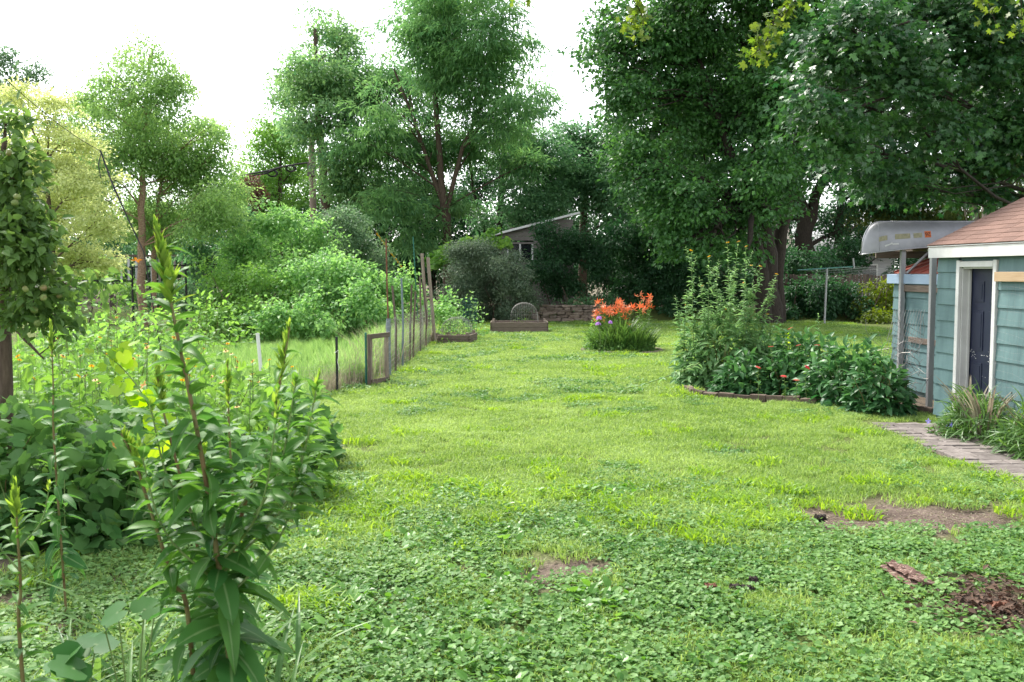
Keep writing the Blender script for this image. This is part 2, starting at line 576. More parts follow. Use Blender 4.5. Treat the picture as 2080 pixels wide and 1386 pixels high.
M['orange'] = leafmat('lily_petal', (.5, .15, .06), (.6, .25, .12), .35, .5)
M['yellow'] = leafmat('yellow_petal', (0.560, 0.266, 0.007), (0.595, 0.385, 0.021), .3, .5)
M['bloom'] = leafmat('primrose_bloom', (.42, .17, .03), (.5, .25, .05), .2, .6)
M['red'] = leafmat('red_petal', (.5, .025, .03), (.65, .07, .05), .3, .5)
M['purple'] = leafmat('purple_petal', (.42, .16, .55), (.6, .32, .7), .35, .5)
M['violet'] = leafmat('violet_petal', (.24, .18, .6), (.4, .34, .75), .35, .5)
M['brown_eye'] = surf('flower_eye', (.04, .015, .01), (.09, .04, .02), .9, 30, bump=0)
M['litter'] = leafmat('leaf_litter', (.03, .018, .012), (.12, .07, .045), .1, .8)

# ================================================================== ground
def ground_mat():
    m, n, l, b = nmat('soil')
    g = n.new('ShaderNodeNewGeometry')
    t = n.new('ShaderNodeTexNoise'); t.inputs['Scale'].default_value = 3.0; t.inputs['Detail'].default_value = 9; t.inputs['Roughness'].default_value = .7
    l.new(g.outputs['Position'], t.inputs['Vector'])
    r = ramp(n, [(.3, (.05, .038, .03)), (.5, (.12, .09, .075)), (.72, (.2, .155, .13))])
    l.new(t.outputs[0], r.inputs[0])
    t2 = n.new('ShaderNodeTexNoise'); t2.inputs['Scale'].default_value = 40; t2.inputs['Detail'].default_value = 5
    l.new(g.outputs['Position'], t2.inputs['Vector'])
    mx = n.new('ShaderNodeMix'); mx.data_type = 'RGBA'; mx.blend_type = 'OVERLAY'; mx.inputs[0].default_value = .7
    l.new(r.outputs[0], mx.inputs[6]); l.new(t2.outputs[0], mx.inputs[7])
    # thin thatch of moss and clippings where turf grows (attribute 'turf' painted per vertex from the layout)
    a = n.new('ShaderNodeAttribute'); a.attribute_name = 'tint'
    th = ramp(n, [(.35, (.06, .085, .022)), (.65, (.13, .16, .05))])
    l.new(t2.outputs[0], th.inputs[0])
    m2 = n.new('ShaderNodeMix'); m2.data_type = 'RGBA'
    l.new(a.outputs['Fac'], m2.inputs[0]); l.new(mx.outputs[2], m2.inputs[6]); l.new(th.outputs[0], m2.inputs[7])
    l.new(m2.outputs[2], b.inputs['Base Color'])
    b.inputs['Roughness'].default_value = .95
    b.inputs['Specular IOR Level'].default_value = .1
    bp = n.new('ShaderNodeBump'); bp.inputs['Strength'].default_value = .8; bp.inputs['Distance'].default_value = .03
    l.new(t2.outputs[0], bp.inputs['Height']); l.new(bp.outputs[0], b.inputs['Normal'])
    return m


BARE = [(P(1700, 1040, 1)[0], 0, 0, 0)]  # replaced below
def _e(px, py, rx, ry, k=1.0):
    p = G(px, py); return (p[0], p[1], rx, ry, k)
BARE = [_e(1695, 1046, .36, .4, 1.3), _e(1865, 1043, .72, .5, 1.6), _e(1970, 1056, .44, .36, 1.3), _e(1105, 1160, .26, .26, 1.1),
        _e(1190, 1145, .22, .2, 1.1), _e(1335, 1010, .22, .1, .6), _e(2030, 1230, .34, .4, 1.0), _e(1980, 1180, .3, .25, .8),
        _e(940, 1370, .2, .12, .8), _e(590, 1050, .28, .22, .7), _e(640, 850, .35, .3, .55), _e(740, 1195, .14, .08, .6)]


def bare(x, y):
    b = np.zeros_like(x)
    p = np.stack([x, y, 0 * x], -1)
    w = np.clip(1 + .5 * vnoise(p, 5, 5.0) + .55 * vnoise(p, 6, 14.0) + .35 * vnoise(p, 7, 30.0), .25, 2.6)
    for cx, cy, rx, ry, k in BARE:
        q = ((x - cx) / rx) ** 2 + ((y - cy) / ry) ** 2
        b = np.maximum(b, k * np.exp(-(q * w) * .9))
    return np.clip(b, 0, 1)


PATH_L, PATH_R = 4.72, 5.72
WX, WY = G(1905, 830)[0], 13.32


def wallx(y):      # line of the garage wall in plan
    return 7.03 - .095 * y


ISLE = G(1268, 716)
EDGE = np.array([G(a, b)[:2] for a, b in ((1395, 792), (1408, 803), (1440, 808), (1500, 812), (1600, 818), (1700, 824), (1790, 831), (1860, 838), (1905, 846))])

gx = np.unique(np.concatenate([np.linspace(-400, -30, 16), np.linspace(-30, -8, 23), np.linspace(-8, 8, 97), np.linspace(8, 30, 23), np.linspace(30, 400, 16)]))
gy = np.unique(np.concatenate([np.linspace(-60, 0, 10), np.linspace(0, 3.5, 8), np.linspace(3.5, 15, 90), np.linspace(15, 46, 70), np.linspace(46, 120, 30), np.linspace(120, 900, 16)]))
XX, YY = np.meshgrid(gx, gy)
ZZ = gz(XX, YY) - .035 * bare(XX, YY)
nx, ny = len(gx), len(gy)
ii = (np.arange(ny - 1)[:, None] * nx + np.arange(nx - 1)[None]).ravel()
turf = np.clip(1.0 - 1.3 * bare(XX, YY), 0, 1)
turf = np.where(((XX < -1.9) & (YY > 4) & (YY < 14) & (XX > -12)) | (YY > 42), .25, turf)
turf = np.where((XX > EDGE[0][0]) & (XX < 7) & (YY > np.interp(XX, EDGE[:, 0], EDGE[:, 1]) + .05) & (YY < 17.6), .1, turf)
o = link('ground', mesh_np('ground', np.stack([XX, YY, ZZ], -1).reshape(-1, 3), np.stack([ii, ii + 1, ii + nx + 1, ii + nx], 1), turf.ravel(), smooth=True), ground_mat())
tag(o, 'lawn soil of the back yard', 'ground', kind='structure')

# ------------------------------------------------------------------ turf plants: small patches set out over the lawn
def patch(name, kind, seed, mat):
    g = np.random.default_rng(seed)
    if kind in ('lawn', 'crab', 'hay', 'dry'):
        n, h, w, rad = dict(lawn=(230, .055, .0042, .2), crab=(120, .085, .008, .18), hay=(120, .55, .008, .24), dry=(12, .75, .0045, .3))[kind]
        a = g.uniform(0, 6.28, n); r = rad * np.sqrt(g.random(n))
        p = np.stack([r * np.cos(a), r * np.sin(a), 0 * a], 1)
        lean = g.normal(0, .55 if kind != 'crab' else .95, (n, 2))
        if kind in ('hay', 'dry'): lean *= .45
        hh = h * g.uniform(.45, 1.3, n)
        side = g.uniform(0, 6.28, n); sv = np.stack([np.cos(side), np.sin(side), 0 * side], 1) * (w * g.uniform(.6, 1.3, n))[:, None]
        mid = p + np.stack([lean[:, 0] * hh * .3, lean[:, 1] * hh * .3, hh * .6], 1)
        tip = p + np.stack([lean[:, 0] * hh, lean[:, 1] * hh, hh * (.98 - .12 * np.abs(lean).sum(1))], 1)
        tip[:, 2] = np.maximum(tip[:, 2], .008)
        v = np.stack([p - sv, p + sv, mid + sv * .8, mid - sv * .8, tip], 1).reshape(-1, 3)
        f = (np.array([(0, 1, 2), (0, 2, 3), (3, 2, 4)])[None] + (np.arange(n) * 5)[:, None, None]).reshape(-1, 3)
        ti = np.repeat(np.clip(.5 + g.normal(0, .22, n), 0, 1), 5)
        if kind == 'lawn':
            dead = np.repeat(g.random(n) < .06, 5); ti = np.where(dead, 1.0, ti)
        me = mesh_np(name, v, f, ti)
    else:
        n, rad, h, s = dict(clover=(135, .2, .045, .033), broad=(30, .17, .045, .068))[kind]
        a = g.uniform(0, 6.28, n); r = rad * np.sqrt(g.random(n))
        z = np.abs(g.normal(.6, .28, n)) * h
        pos = np.stack([r * np.cos(a), r * np.sin(a), z], 1)
        dd = np.stack([np.cos(a * 3 + g.random(n)), np.sin(a * 3 + g.random(n)), g.normal(.1 if kind == 'clover' else .45, .3, n)], 1)
        nn = g.normal(size=(n, 3)) * .3 + np.array((0, 0, 1.0))
        me = leafmesh(name, ROUNDL if kind == 'clover' else OVAL, pos, dd, nn, s * g.uniform(.6, 1.35, n), np.clip(.5 + g.normal(0, .24, n), 0, 1))
    me.materials.append(mat)
    return bpy.data.objects.new(name, me)


SRC = {}
for kind in ('lawn', 'crab', 'clover', 'broad', 'hay', 'dry'):
    c = bpy.data.collections.new('src_' + kind)
    for q in range(4):
        c.objects.link(patch('%s_%d' % (kind, q), kind, 100 + q, M[kind]))
    SRC[kind] = c


def setout(name, kind, x, y, scl, seed, label, cat, zoff=0.0):
    g = np.random.default_rng(seed)
    n = len(x)
    me = bpy.data.meshes.new(name)
    me.vertices.add(n)
    me.vertices.foreach_set('co', np.stack([x, y, gz(x, y) - .03 * bare(x, y) + zoff], 1).astype(np.float32).ravel())
    rot = np.stack([g.normal(0, .05, n), g.normal(0, .05, n), g.uniform(0, 6.283, n)], 1).astype(np.float32)
    a = me.attributes.new('rot', 'FLOAT_VECTOR', 'POINT'); a.data.foreach_set('vector', rot.ravel())
    a = me.attributes.new('scl', 'FLOAT', 'POINT'); a.data.foreach_set('value', np.asarray(scl, np.float32))
    a = me.attributes.new('idx', 'INT', 'POINT'); a.data.foreach_set('value', g.integers(0, 4, n).astype(np.int32))
    o = link(name, me)
    ng = bpy.data.node_groups.new('set_' + name, 'GeometryNodeTree')
    ng.interface.new_socket('Geometry', in_out='INPUT', socket_type='NodeSocketGeometry')
    ng.interface.new_socket('Geometry', in_out='OUTPUT', socket_type='NodeSocketGeometry')
    N, L = ng.nodes, ng.links
    gi = N.new('NodeGroupInput'); go = N.new('NodeGroupOutput')
    ip = N.new('GeometryNodeInstanceOnPoints')
    ci = N.new('GeometryNodeCollectionInfo')
    ci.inputs['Collection'].default_value = SRC[kind]
    ci.inputs['Separate Children'].default_value = True
    ci.inputs['Reset Children'].default_value = True
    def na(nm, ty):
        k = N.new('GeometryNodeInputNamedAttribute'); k.data_type = ty; k.inputs['Name'].default_value = nm
        return k.outputs['Attribute']
    L.new(gi.outputs[0], ip.inputs['Points'])
    L.new(ci.outputs[0], ip.inputs['Instance'])
    ip.inputs['Pick Instance'].default_value = True
    L.new(na('idx', 'INT'), ip.inputs['Instance Index'])
    L.new(na('rot', 'FLOAT_VECTOR'), ip.inputs['Rotation'])
    L.new(na('scl', 'FLOAT'), ip.inputs['Scale'])
    L.new(ip.outputs[0], go.inputs[0])
    md = o.modifiers.new('set', 'NODES'); md.node_group = ng
    return tag(o, label, cat, kind='stuff')


def lawn_pts(seed, dens, y0, y1, x0, x1):
    g = np.random.default_rng(seed)
    n = int(dens * (y1 - y0) * (x1 - x0))
    return g.uniform(x0, x1, n), g.uniform(y0, y1, n), g


def in_lawn(x, y):
    ok = np.abs(x) < .56 * y + 1.2
    ok &= ~((x > PATH_L - .02) & (y < 13.2))                                 # path and garage
    left = np.where(y < 9.2, -1.95 - .42 * np.clip(9.2 - y, 0, 3), np.where(y < 16.5, -1.9 - .14 * (y - 9), -2.75))
    ok &= x > left - .25
    ok &= ~((x > EDGE[0][0]) & (y > np.interp(x, EDGE[:, 0], EDGE[:, 1]) + .03) & (y < 17.6) & (x < 7))   # flower bed
    ok &= ((x - ISLE[0]) ** 2 + ((y - ISLE[1] - .4) / .8) ** 2) > .9
    ok &= y < 40
    return ok


def clovery(x, y):
    p = np.stack([x, y, 0 * x], -1)
    base = 1 / (1 + np.exp((y - 7.1 - .25 * x * (x > 0)) * 1.6))                    # near, creeping plants take over
    base = np.maximum(base, .75 * np.exp(-((x + 2.3) / .8) ** 2) * (y < 9.5))
    n = vnoise(p, 11, 1.5)
    far = .3 * (vnoise(p, 12, .8) > .35) + .28 * ((y > 15) & (vnoise(p, 14, 1.1) > .1))
    return np.clip(base * (.95 + .3 * n) + far, 0, 1)


def bright(x, y):
    p = np.stack([x, y, 0 * x], -1)
    return np.clip(.5 * np.exp(-((y - 8.3) / 1.3) ** 2) + .35 * (vnoise(p, 13, 1.3) > .3), 0, 1)


px_, py_, pk_, ps_ = [], [], [], []
for seed, dens, y0, y1 in ((1, 46, 4.0, 9.5), (2, 30, 9.5, 16), (3, 19, 16, 27), (4, 12, 27, 40)):
    hw = .56 * y1 + 1.2
    x, y, g = lawn_pts(seed, dens, y0, y1, -min(hw, 6), min(hw, 13))
    k = in_lawn(x, y) & (g.random(len(x)) > np.minimum(1.9 * (bare(x, y) - .12), .975))
    x, y = x[k], y[k]
    u = g.random(len(x)); c = clovery(x, y); b = bright(x, y)
    kind = np.where(u < c * .86, 2, np.where(u < c * .86 + (1 - c) * b * .55, 1, 0))
    bl = (g.random(len(x)) < .13) & (y < 9) & (x < 1.2) & (x > -1.8)
    kind = np.where(bl, 3, kind)
    s = g.uniform(.75, 1.2, len(x)) * (1 if y0 < 16 else 1.35)
    px_.append(x); py_.append(y); pk_.append(kind); ps_.append(s)
    if y0 < 9:      # short grass also stands between the creeping leaves
        m2 = (kind == 2) & (g.random(len(x)) < .3)
        px_.append(x[m2]); py_.append(y[m2]); pk_.append(np.zeros(m2.sum(), int)); ps_.append(s[m2] * .8)
px_, py_, pk_, ps_ = map(np.concatenate, (px_, py_, pk_, ps_))
for k, (nm, kd, lb, ct) in enumerate((('lawn_grass', 'lawn', 'fine short mown lawn grass across the yard', 'grass'),
                                      ('coarse_grass', 'crab', 'bright coarse sprawling grass tufts in the lawn', 'grass'),
                                      ('ground_ivy', 'clover', 'low round leaved creeping ground cover in the lawn', 'ground cover'),
                                      ('broadleaf_weeds', 'broad', 'broad oval leaved low weeds among the ground cover', 'weeds'))):
    q = pk_ == k
    setout(nm, kd, px_[q], py_[q], ps_[q], 50 + k, lb, ct)

# rough grass in the fenced plot and at the foot of the wire
x, y, g = lawn_pts(21, 10, 13.5, 31, -13, -2.2)
fx = np.interp(y, [13.5, 17.5, 27.5, 31], [-3.2, -2.55, -2.4, -2.4])
k = (x < fx - .12) & (np.abs(x) < .56 * y + 1)
x, y = x[k], y[k]
hgt = np.where(y < 17, .75, np.where(y < 22, .85, .55)) * (1 - .2 * (x < -6))
setout('tall_grass', 'hay', x, y, g.uniform(.55, 1.0, len(x)) * hgt, 60, 'uncut pale green grass inside the wire fenced plot', 'grass')
n = 170
t = g.random(n)
y = 17.2 + 10.6 * t; x = np.interp(y, [17, 28], [-2.62, -2.42]) - np.abs(g.normal(0, .32, n)) + .05
setout('fence_grass', 'hay', x[:110] - .1, y[:110], g.uniform(.6, 1.3, 110), 63, 'tall green grass mixed along the wire fence', 'grass')
setout('dry_grass', 'dry', x, y, g.uniform(.5, 1.2, n), 61, 'dry straw coloured seed grass standing along the wire fence', 'grass')
n = 90
y = 15.6 + 1.9 * g.random(n); x = np.interp(y, [15.5, 17.5], [-3.05, -2.6]) - .05 - np.abs(g.normal(0, .1, n))
setout('fence_foot_grass', 'dry', x, y, g.uniform(.3, .65, n), 62, 'short dry grass caught in the low wire beside the gate', 'grass')

# ================================================================== built things
M['teal'] = surf('teal_siding_paint', (.068, .122, .128), (.094, .163, .168), .6, 2.2, (2.5, 2.5, .5), .06, c3=(.116, .192, .195), rnd=.05)
M['white'] = surf('white_trim_paint', (.46, .45, .445), (.60, .595, .59), .5, 3, (1, 1, 1), .05)
M['navy'] = surf('navy_door_paint', (.011, .014, .034), (.016, .02, .046), .38, 4, (1, 1, 1), .03)
M['shingle'] = surf('brown_shingle', (.125, .075, .06), (.205, .125, .10), .95, 60, (1, 1, 1), .5, rnd=.16)
M['decking'] = surf('roof_underlay', (.16, .1, .08), (.22, .14, .11), .95, 20, bump=.2)
M['pine'] = surf('bare_pine', (.30, .2, .11), (.42, .31, .2), .7, 3, (1, 12, 12), .1)
M['wood'] = surf('weathered_wood', (.10, .075, .06), (.20, .155, .125), .9, 4, (1, 14, 14), .5, rnd=.12)
M['wood_v'] = surf('weathered_stake', (.17, .13, .105), (.31, .25, .21), .9, 4, (14, 14, 1), .4, rnd=.12)
M['wood_dark'] = surf('old_dark_wood', (.07, .05, .04), (.16, .12, .10), .95, 4, (12, 12, 1), .5, rnd=.2)
M['grey_board'] = surf('grey_clapboard', (.14, .12, .11), (.26, .235, .22), .9, 4, (1, 10, 10), .4, rnd=.12)
M['galv'] = surf('galvanised_steel', (.27, .27, .28), (.38, .38, .39), .5, 8, (1, 1, .3), .03, metal=.25)
M['rusty'] = surf('rusty_steel', (.10, .035, .02), (.24, .11, .07), .8, 20, (1, 1, .4), .3)
M['alu'] = surf('weathered_aluminium', (.22, .22, .235), (.3, .3, .32), .5, 2.5, (1, 1, 1), .06, metal=.55, c3=(.36, .36, .375))
M['alu_rim'] = surf('bright_aluminium', (.36, .36, .38), (.45, .45, .47), .35, 5, bump=0, metal=.8)
M['redroof'] = surf('red_metal_roof', (.2, .05, .035), (.28, .08, .06), .45, 3, (1, 1, 1), .03)
M['flash'] = surf('pale_blue_trim', (.22, .3, .41), (.28, .36, .47), .5, 3, bump=.03)
M['black'] = surf('black_paint', (.012, .012, .014), (.03, .03, .033), .5, 10, bump=.05)
M['green_wire'] = surf('green_coated_wire', (.02, .11, .09), (.035, .17, .13), .45, 10, bump=0)
M['wire'] = surf('zinc_wire', (.22, .21, .2), (.36, .34, .32), .55, 10, bump=0, metal=.4)
M['pvc'] = surf('grey_pipe', (.13, .16, .19), (.2, .24, .27), .5, 6, bump=0)
M['stone'] = surf('field_stone', (.11, .08, .06), (.2, .155, .125), .95, 5, (1, 1, 1), .6, rnd=.3, c3=(.26, .225, .19))
M['brick'] = surf('edging_brick', (.085, .062, .048), (.16, .12, .095), .95, 9, bump=.5, rnd=.25)
M['paver'] = surf('concrete_paver', (.10, .085, .078), (.17, .147, .137), .95, 9, bump=.4, rnd=.2, c3=(.22, .195, .182))
M['mortar'] = surf('path_sand', (.08, .07, .05), (.15, .13, .10), 1, 30, bump=.3)
M['orange_dec'] = surf('orange_sticker', (.5, .11, .025), (.55, .14, .04), .5, 10, bump=0)
M['tan_dec'] = surf('faded_decal', (.2, .19, .12), (.34, .31, .2), .6, 25, bump=0)
M['yellow_plastic'] = surf('yellow_plastic', (.7, .4, .02), (.8, .5, .04), .5, 10, bump=0)
M['glass'] = surf('dark_window_glass', (.008, .01, .012), (.02, .024, .028), .08, 2, bump=0, spec=.6)
M['house_w'] = surf('pale_house_siding', (.42, .42, .44), (.52, .52, .53), .7, 2, bump=.03, rnd=.04)
M['house_t'] = surf('tan_house_siding', (.2, .19, .17), (.28, .265, .24), .8, 2, bump=.03, rnd=.05)
M['roof_g'] = surf('grey_roof', (.2, .17, .155), (.32, .28, .26), .9, 12, bump=.2)
M['cable'] = surf('cable_jacket', (.01, .01, .012), (.02, .02, .022), .6, 6, bump=0)
M['net'] = surf('grey_netting', (.16, .17, .17), (.24, .25, .25), .6, 10, bump=0)
M['pipe_w'] = surf('white_pipe', (.66, .65, .63), (.76, .75, .74), .4, 4, bump=0)
M['rot'] = surf('rotten_log', (.035, .02, .016), (.17, .10, .08), .95, 18, (1, 4, 4), 1.0, c3=(.46, .36, .30))
M['charred'] = surf('charred_wood', (.012, .01, .009), (.05, .035, .03), .9, 14, bump=.6)

# ------------------------------------------------------------------ garage (local x: along the wall towards the house, y: into the building)
GC = np.array((wallx(13.32), 13.32))
gdir = nrm(np.array((.095, -1.0)))
GROT = math.atan2(gdir[1], gdir[0])
gar = empty('garage', (GC[0], GC[1], 0), GROT, 'teal clapboard garage with brown shingle roof and dark navy door', 'garage')
LEN = 6.2; EZ = 2.195
EXPO = .2145
wall = Tubes()
wall.box((.26, .065, 1.15), (.50, .11, 2.3)); wall.box((3.80, .065, 1.15), (4.80, .11, 2.3)); wall.box((.955, .065, 2.2), (.89, .11, .2))
wall.box((LEN / 2, 6.0, 1.15), (LEN, .11, 2.3)); wall.box((.061, 3.0, 1.15), (.10, 5.86, 2.3)); wall.box((LEN - .061, 3.0, 1.15), (.10, 5.86, 2.3))
wl_o = wall.build('wall', M['teal'], gar)
gab = mesh_np('gable', np.array([(x, y, z) for x in (.03, .11) for y, z in ((.05, 2.3), (6.0, 2.3), (3.02, 3.74))]), np.array([(0, 1, 2), (3, 5, 4)]))
link('gable', gab, M['teal'], gar)


def lapboard(L):
    kk = ('lap', round(L, 2))
    if kk in _boxes: return _boxes[kk]
    y0, y1, h = -.034, -.010, EXPO + .025
    v = [(x, y, z) for x in (-L / 2, L / 2) for y, z in ((y0, 0), (y1 - .004, h), (-.0005, h), (-.0005, 0))]
    f = [(0, 1, 5, 4), (1, 2, 6, 5), (2, 3, 7, 6), (3, 0, 4, 7), (0, 3, 2, 1), (4, 5, 6, 7)]
    me = mesh_np('board', np.array(v), np.array(f)); me.materials.append(M['teal'])
    _boxes[kk] = me
    return me


rows = 10
for i in range(rows):
    z = .07 + i * EXPO
    for a, b in ((0.0, .505), (1.405, 3.6), (3.604, LEN)):
        oo = link('siding_board', lapboard(b - a), None, wl_o)
        oo.location = ((a + b) / 2, .004, z)
# siding above the door is the long top board; door casing
cas = empty('door_frame', (0, 0, 0)); cas.parent = gar
fr = Tubes()
for c, s in (((.545, -.030, 1.08), (.075, .045, 2.14)), ((1.365, -.030, 1.08), (.075, .045, 2.14)), ((.955, -.031, 2.1), (.744, .047, .075))):
    box('casing', c, s, M['white'], cas, bev=.005)
box('jamb', (.592, .07, 1.04), (.018, .16, 2.02), M['white'], cas, bev=.002)
box('jamb', (1.318, .07, 1.04), (.018, .16, 2.02), M['white'], cas, bev=.002)
box('jamb', (.955, .07, 2.052), (.70, .16, .018), M['white'], cas, bev=.002)
box('stop_strip', (.612, .085, 1.03), (.02, .03, 2.0), M['white'], cas, bev=.002)
box('sill', (.955, .02, .045), (.72, .2, .05), M['wood'], cas, bev=.005)
bpy.data.objects.remove(cas) if False else None
door = box('door', (.955, .132, 1.055), (.70, .04, 1.98), M['navy'], gar, bev=.002)
for cx in (-.17, .17):
    for cz, hh in ((.70, .26), (.20, .5), (-.52, .62)):
        pm = Tubes()
        w_ = .23
        pm.box((cx, -.0245, cz), (w_, .009, hh)); pm.box((cx, -.031, cz), (w_ - .07, .006, hh - .07))
        pm.build('panel', M['navy'], door)
kn = Tubes(); kn.tube([(.29, -.02, -.06), (.29, -.05, -.06), (.29, -.06, -.06), (.29, -.085, -.06)], [.012, .012, .026, .02], 8)
kn.build('door_knob', M['galv'], door, smooth=True)
chip = Tubes(); g = np.random.default_rng(3)
for _ in range(46):
    x_ = g.uniform(-.33, .33); z_ = (-.10 if g.random() < .75 else g.uniform(-.9, -.1)) + g.normal(0, .035)
    chip.box((x_, -.0215, z_), (g.uniform(.004, .018), .002, g.uniform(.004, .013)))
chip.build('paint_chips', M['white'], door)['kind'] = 'stuff'
# roof
EO, SL = -.13, .485
ang = math.atan(SL)
roof = empty('roof', (0, 0, 0)); roof.parent = gar
rl = math.hypot(3.02 - EO, (3.02 - EO) * SL)
ez0 = EZ + .155
mid = ((LEN - .07) / 2, (EO + 3.02) / 2, ez0 + (3.02 - EO) / 2 * SL - .02)
box('roof_deck', mid, (LEN + .09, rl, .03), M['decking'], roof, (ang, 0, 0), bev=0)
box('roof_deck', ((LEN - .07) / 2, 3.02 + (3.02 - EO) / 2 + .01, mid[2]), (LEN + .09, rl, .03), M['shingle'], roof, (-ang, 0, 0), bev=0)
g = np.random.default_rng(8)
tabs = [boxmesh(w_, .2, .007, 0.0, 0, k, 'shingle') for k, w_ in enumerate((.30, .31, .24, .38))]
for m_ in tabs: m_.materials.append(M['shingle']) if not m_.materials else None
ncourse = int(rl / .14)
for c in range(ncourse):
    sdist = .085 + c * .14
    x = -.085 - (.16 if c % 2 else 0) + g.uniform(-.03, .03)
    while x < 2.75:
        k = int(g.integers(0, 4)); w_ = (.30, .31, .24, .38)[k]
        x0 = max(x, -.085)
        yy = EO + sdist * math.cos(ang); zz = ez0 + sdist * math.sin(ang) + .006 + g.uniform(0, .003)
        if x + w_ > -.03:
            oo = link('shingle', tabs[k], None, roof)
            sc = (x + w_ - x0) / w_
            oo.location = ((x0 + x + w_) / 2, yy - .006 * math.sin(ang), zz + .004)
            oo.rotation_euler = (ang - .035, 0, 0); oo.scale = ((sc * w_ - .006) / w_, 1, 1)
        x += w_
box('roof_shingles', ((2.9 + LEN) / 2 + .05, mid[1], mid[2] + .022), (LEN - 2.75, rl, .012), M['shingle'], roof, (ang, 0, 0), bev=0)
box('fascia', ((LEN - .02) / 2, EO + .012, EZ + .068), (LEN + .10, .022, .150), M['white'], gar, bev=.002)
box('drip_edge', ((LEN - .02) / 2, EO - .004, EZ + .147), (LEN + .12, .012, .012), M['white'], gar, bev=0)
box('soffit', ((LEN - .02) / 2, EO / 2 + .0, EZ + .012), (LEN + .06, -EO - .035, .012), M['white'], gar, bev=0)
for sy, a_ in ((1, ang), (-1, -ang)):
    yc = (EO + 3.02) / 2 if sy == 1 else 3.02 + (3.02 - EO) / 2
    box('rake_board', (-.055, yc + .01, mid[2] - .09), (.02, rl - .02, .13), M['white'], gar, (a_, 0, 0), bev=0)
# bare board right of the door with netting hung from it
box('bare_board', (2.35, -.065, 1.945), (1.86, .045, .115), M['pine'], gar, bev=.003)
net = Tubes(); g = np.random.default_rng(4)
def gw(x, y, z): return np.array((GC[0] + gdir[0] * x - gdir[1] * y, GC[1] + gdir[1] * x + gdir[0] * y, z))
for i in range(14):
    x0 = 1.5 + i * .1
    net.tube([gw(x0 + g.normal(0, .03) + .25 * max(0, t - .4) * (1 if i > 6 else .2), -.10 - .03 * t, 1.9 - 1.5 * t) for t in np.linspace(0, 1, 5)], .0007, 4)
for i in range(16):
    net.tube([gw(1.5 + 1.4 * t + .1 * i / 16, -.12 - .005 * g.random(), 1.82 - .09 * i - .04 * math.sin(t * 3) + .02 * g.normal()) for t in np.linspace(0, 1, 5)], .0006, 4)
net.build('garden_netting', M['net'])
tag(COL.objects['garden_netting'], 'thin pale netting draped down the garage wall under the bare board', 'netting')

# ------------------------------------------------------------------ small shed behind the garage
SX, SY = 6.62, 14.95
sh = empty('garden_shed', (SX, SY, 0), R(90 + 3), 'low teal clapboard shed with red metal roof and pale blue trim', 'shed')
SLN = 1.85        # local x runs away from the house, +y local = towards -X (outside)
sw = Tubes(); sw.box((SLN / 2, -.06, .95), (SLN, .1, 1.9)); sw.box((SLN - .05, -.86, .95), (.1, 1.48, 1.9)); sw.box((.05, -.86, .95), (.1, 1.48, 1.9)); sw.box((SLN / 2, -1.66, .95), (SLN, .1, 1.9))
swo = sw.build('wall', M['teal'], sh)
for i in range(8):
    oo = link('siding_board', lapboard(SLN + .03), None, swo)
    oo.location = (SLN / 2, -.008, .08 + i * EXPO); oo.rotation_euler = (0, 0, math.pi)
box('trim_board', (SLN / 2 + .05, .03, 1.885), (SLN + .22, .09, .16), M['flash'], sh, bev=.006)
box('ledger', (SLN / 2 - .1, .045, 1.735), (SLN - .35, .035, .11), M['wood'], sh, bev=.003)
box('ledger', (SLN / 2 - .3, .045, .90), (SLN - .75, .035, .09), M['wood'], sh, bev=.003)
rf = empty('roof', (0, 0, 0)); rf.parent = sh
ra = .36
for i in range(9):
    xx = -.02 + i * .32
    if xx + .3 > SLN + .15: break
    box('roof_panel', (xx + .16, -.40, 1.965 + .165), (.315, .86, .012), M['redroof'], rf, (-ra, 0, 0), bev=0)
    box('roof_seam', (xx + .31, -.40, 1.983 + .165), (.022, .86, .03), M['redroof'], rf, (-ra, 0, 0), bev=.002)
box('roof_slope', (SLN / 2, -1.25, 2.12), (SLN + .1, .9, .014), M['redroof'], rf, (ra, 0, 0), bev=0)
box('ridge_cap', (SLN / 2, -.81, 2.292), (SLN + .12, .14, .03), M['redroof'], rf, bev=.008)

# ------------------------------------------------------------------ canoe rack
CY = 16.6
rk = empty('canoe_rack', (6.35, 15.5, 0), 0, 'canoe rack of galvanised posts and timber beams beside the shed', 'rack')
ra_, rb_ = P(1832, 600, 16.35), P(1894, 600, 14.35)
for nm, (q, zt) in (('p', (ra_, 2.36)), ('q', (rb_, 2.34))):
    t_ = Tubes(); w_ = .035
    x0, y0 = q[0] - 6.35, q[1] - 15.5
    t_.box((x0, y0 - w_, zt / 2), (.07, .006, zt)); t_.box((x0 - w_, y0 + .006, zt / 2), (.006, .074, zt)); t_.box((x0 + w_, y0 + .006, zt / 2), (.006, .074, zt))
    t_.build('post', M['galv'], rk)
for q in ((9.6, 17.2), (9.6, 14.6)):
    box('post', (q[0] - 6.35, q[1] - 15.5, 1.18), (.07, .07, 2.36), M['galv'], rk, bev=.003)
box('crossbeam', ((6.9 + 9.9) / 2 - 6.35 - .25, 17.12 - 15.5, 2.30), (3.7, .045, .12), M['wood'], rk, bev=.003)
box('crossbeam', (1.65, 14.75 - 15.5, 2.27), (3.4, .045, .12), M['wood'], rk, bev=.003)
box('carrier_beam', (.55, .55, 2.40), (.09, 3.3, .09), M['wood'], rk, bev=.004)
box('carrier_beam', (2.85, .55, 2.40), (.09, 3.3, .09), M['wood'], rk, bev=.004)
bb = Tubes(); bb.bar(np.array((ra_[0] + .05, 16.3, 1.98)) - (6.35, 15.5, 0), np.array((ra_[0] + .42, 16.3, 2.34)) - (6.35, 15.5, 0), .022)
bb.build('brace', M['galv'], rk)

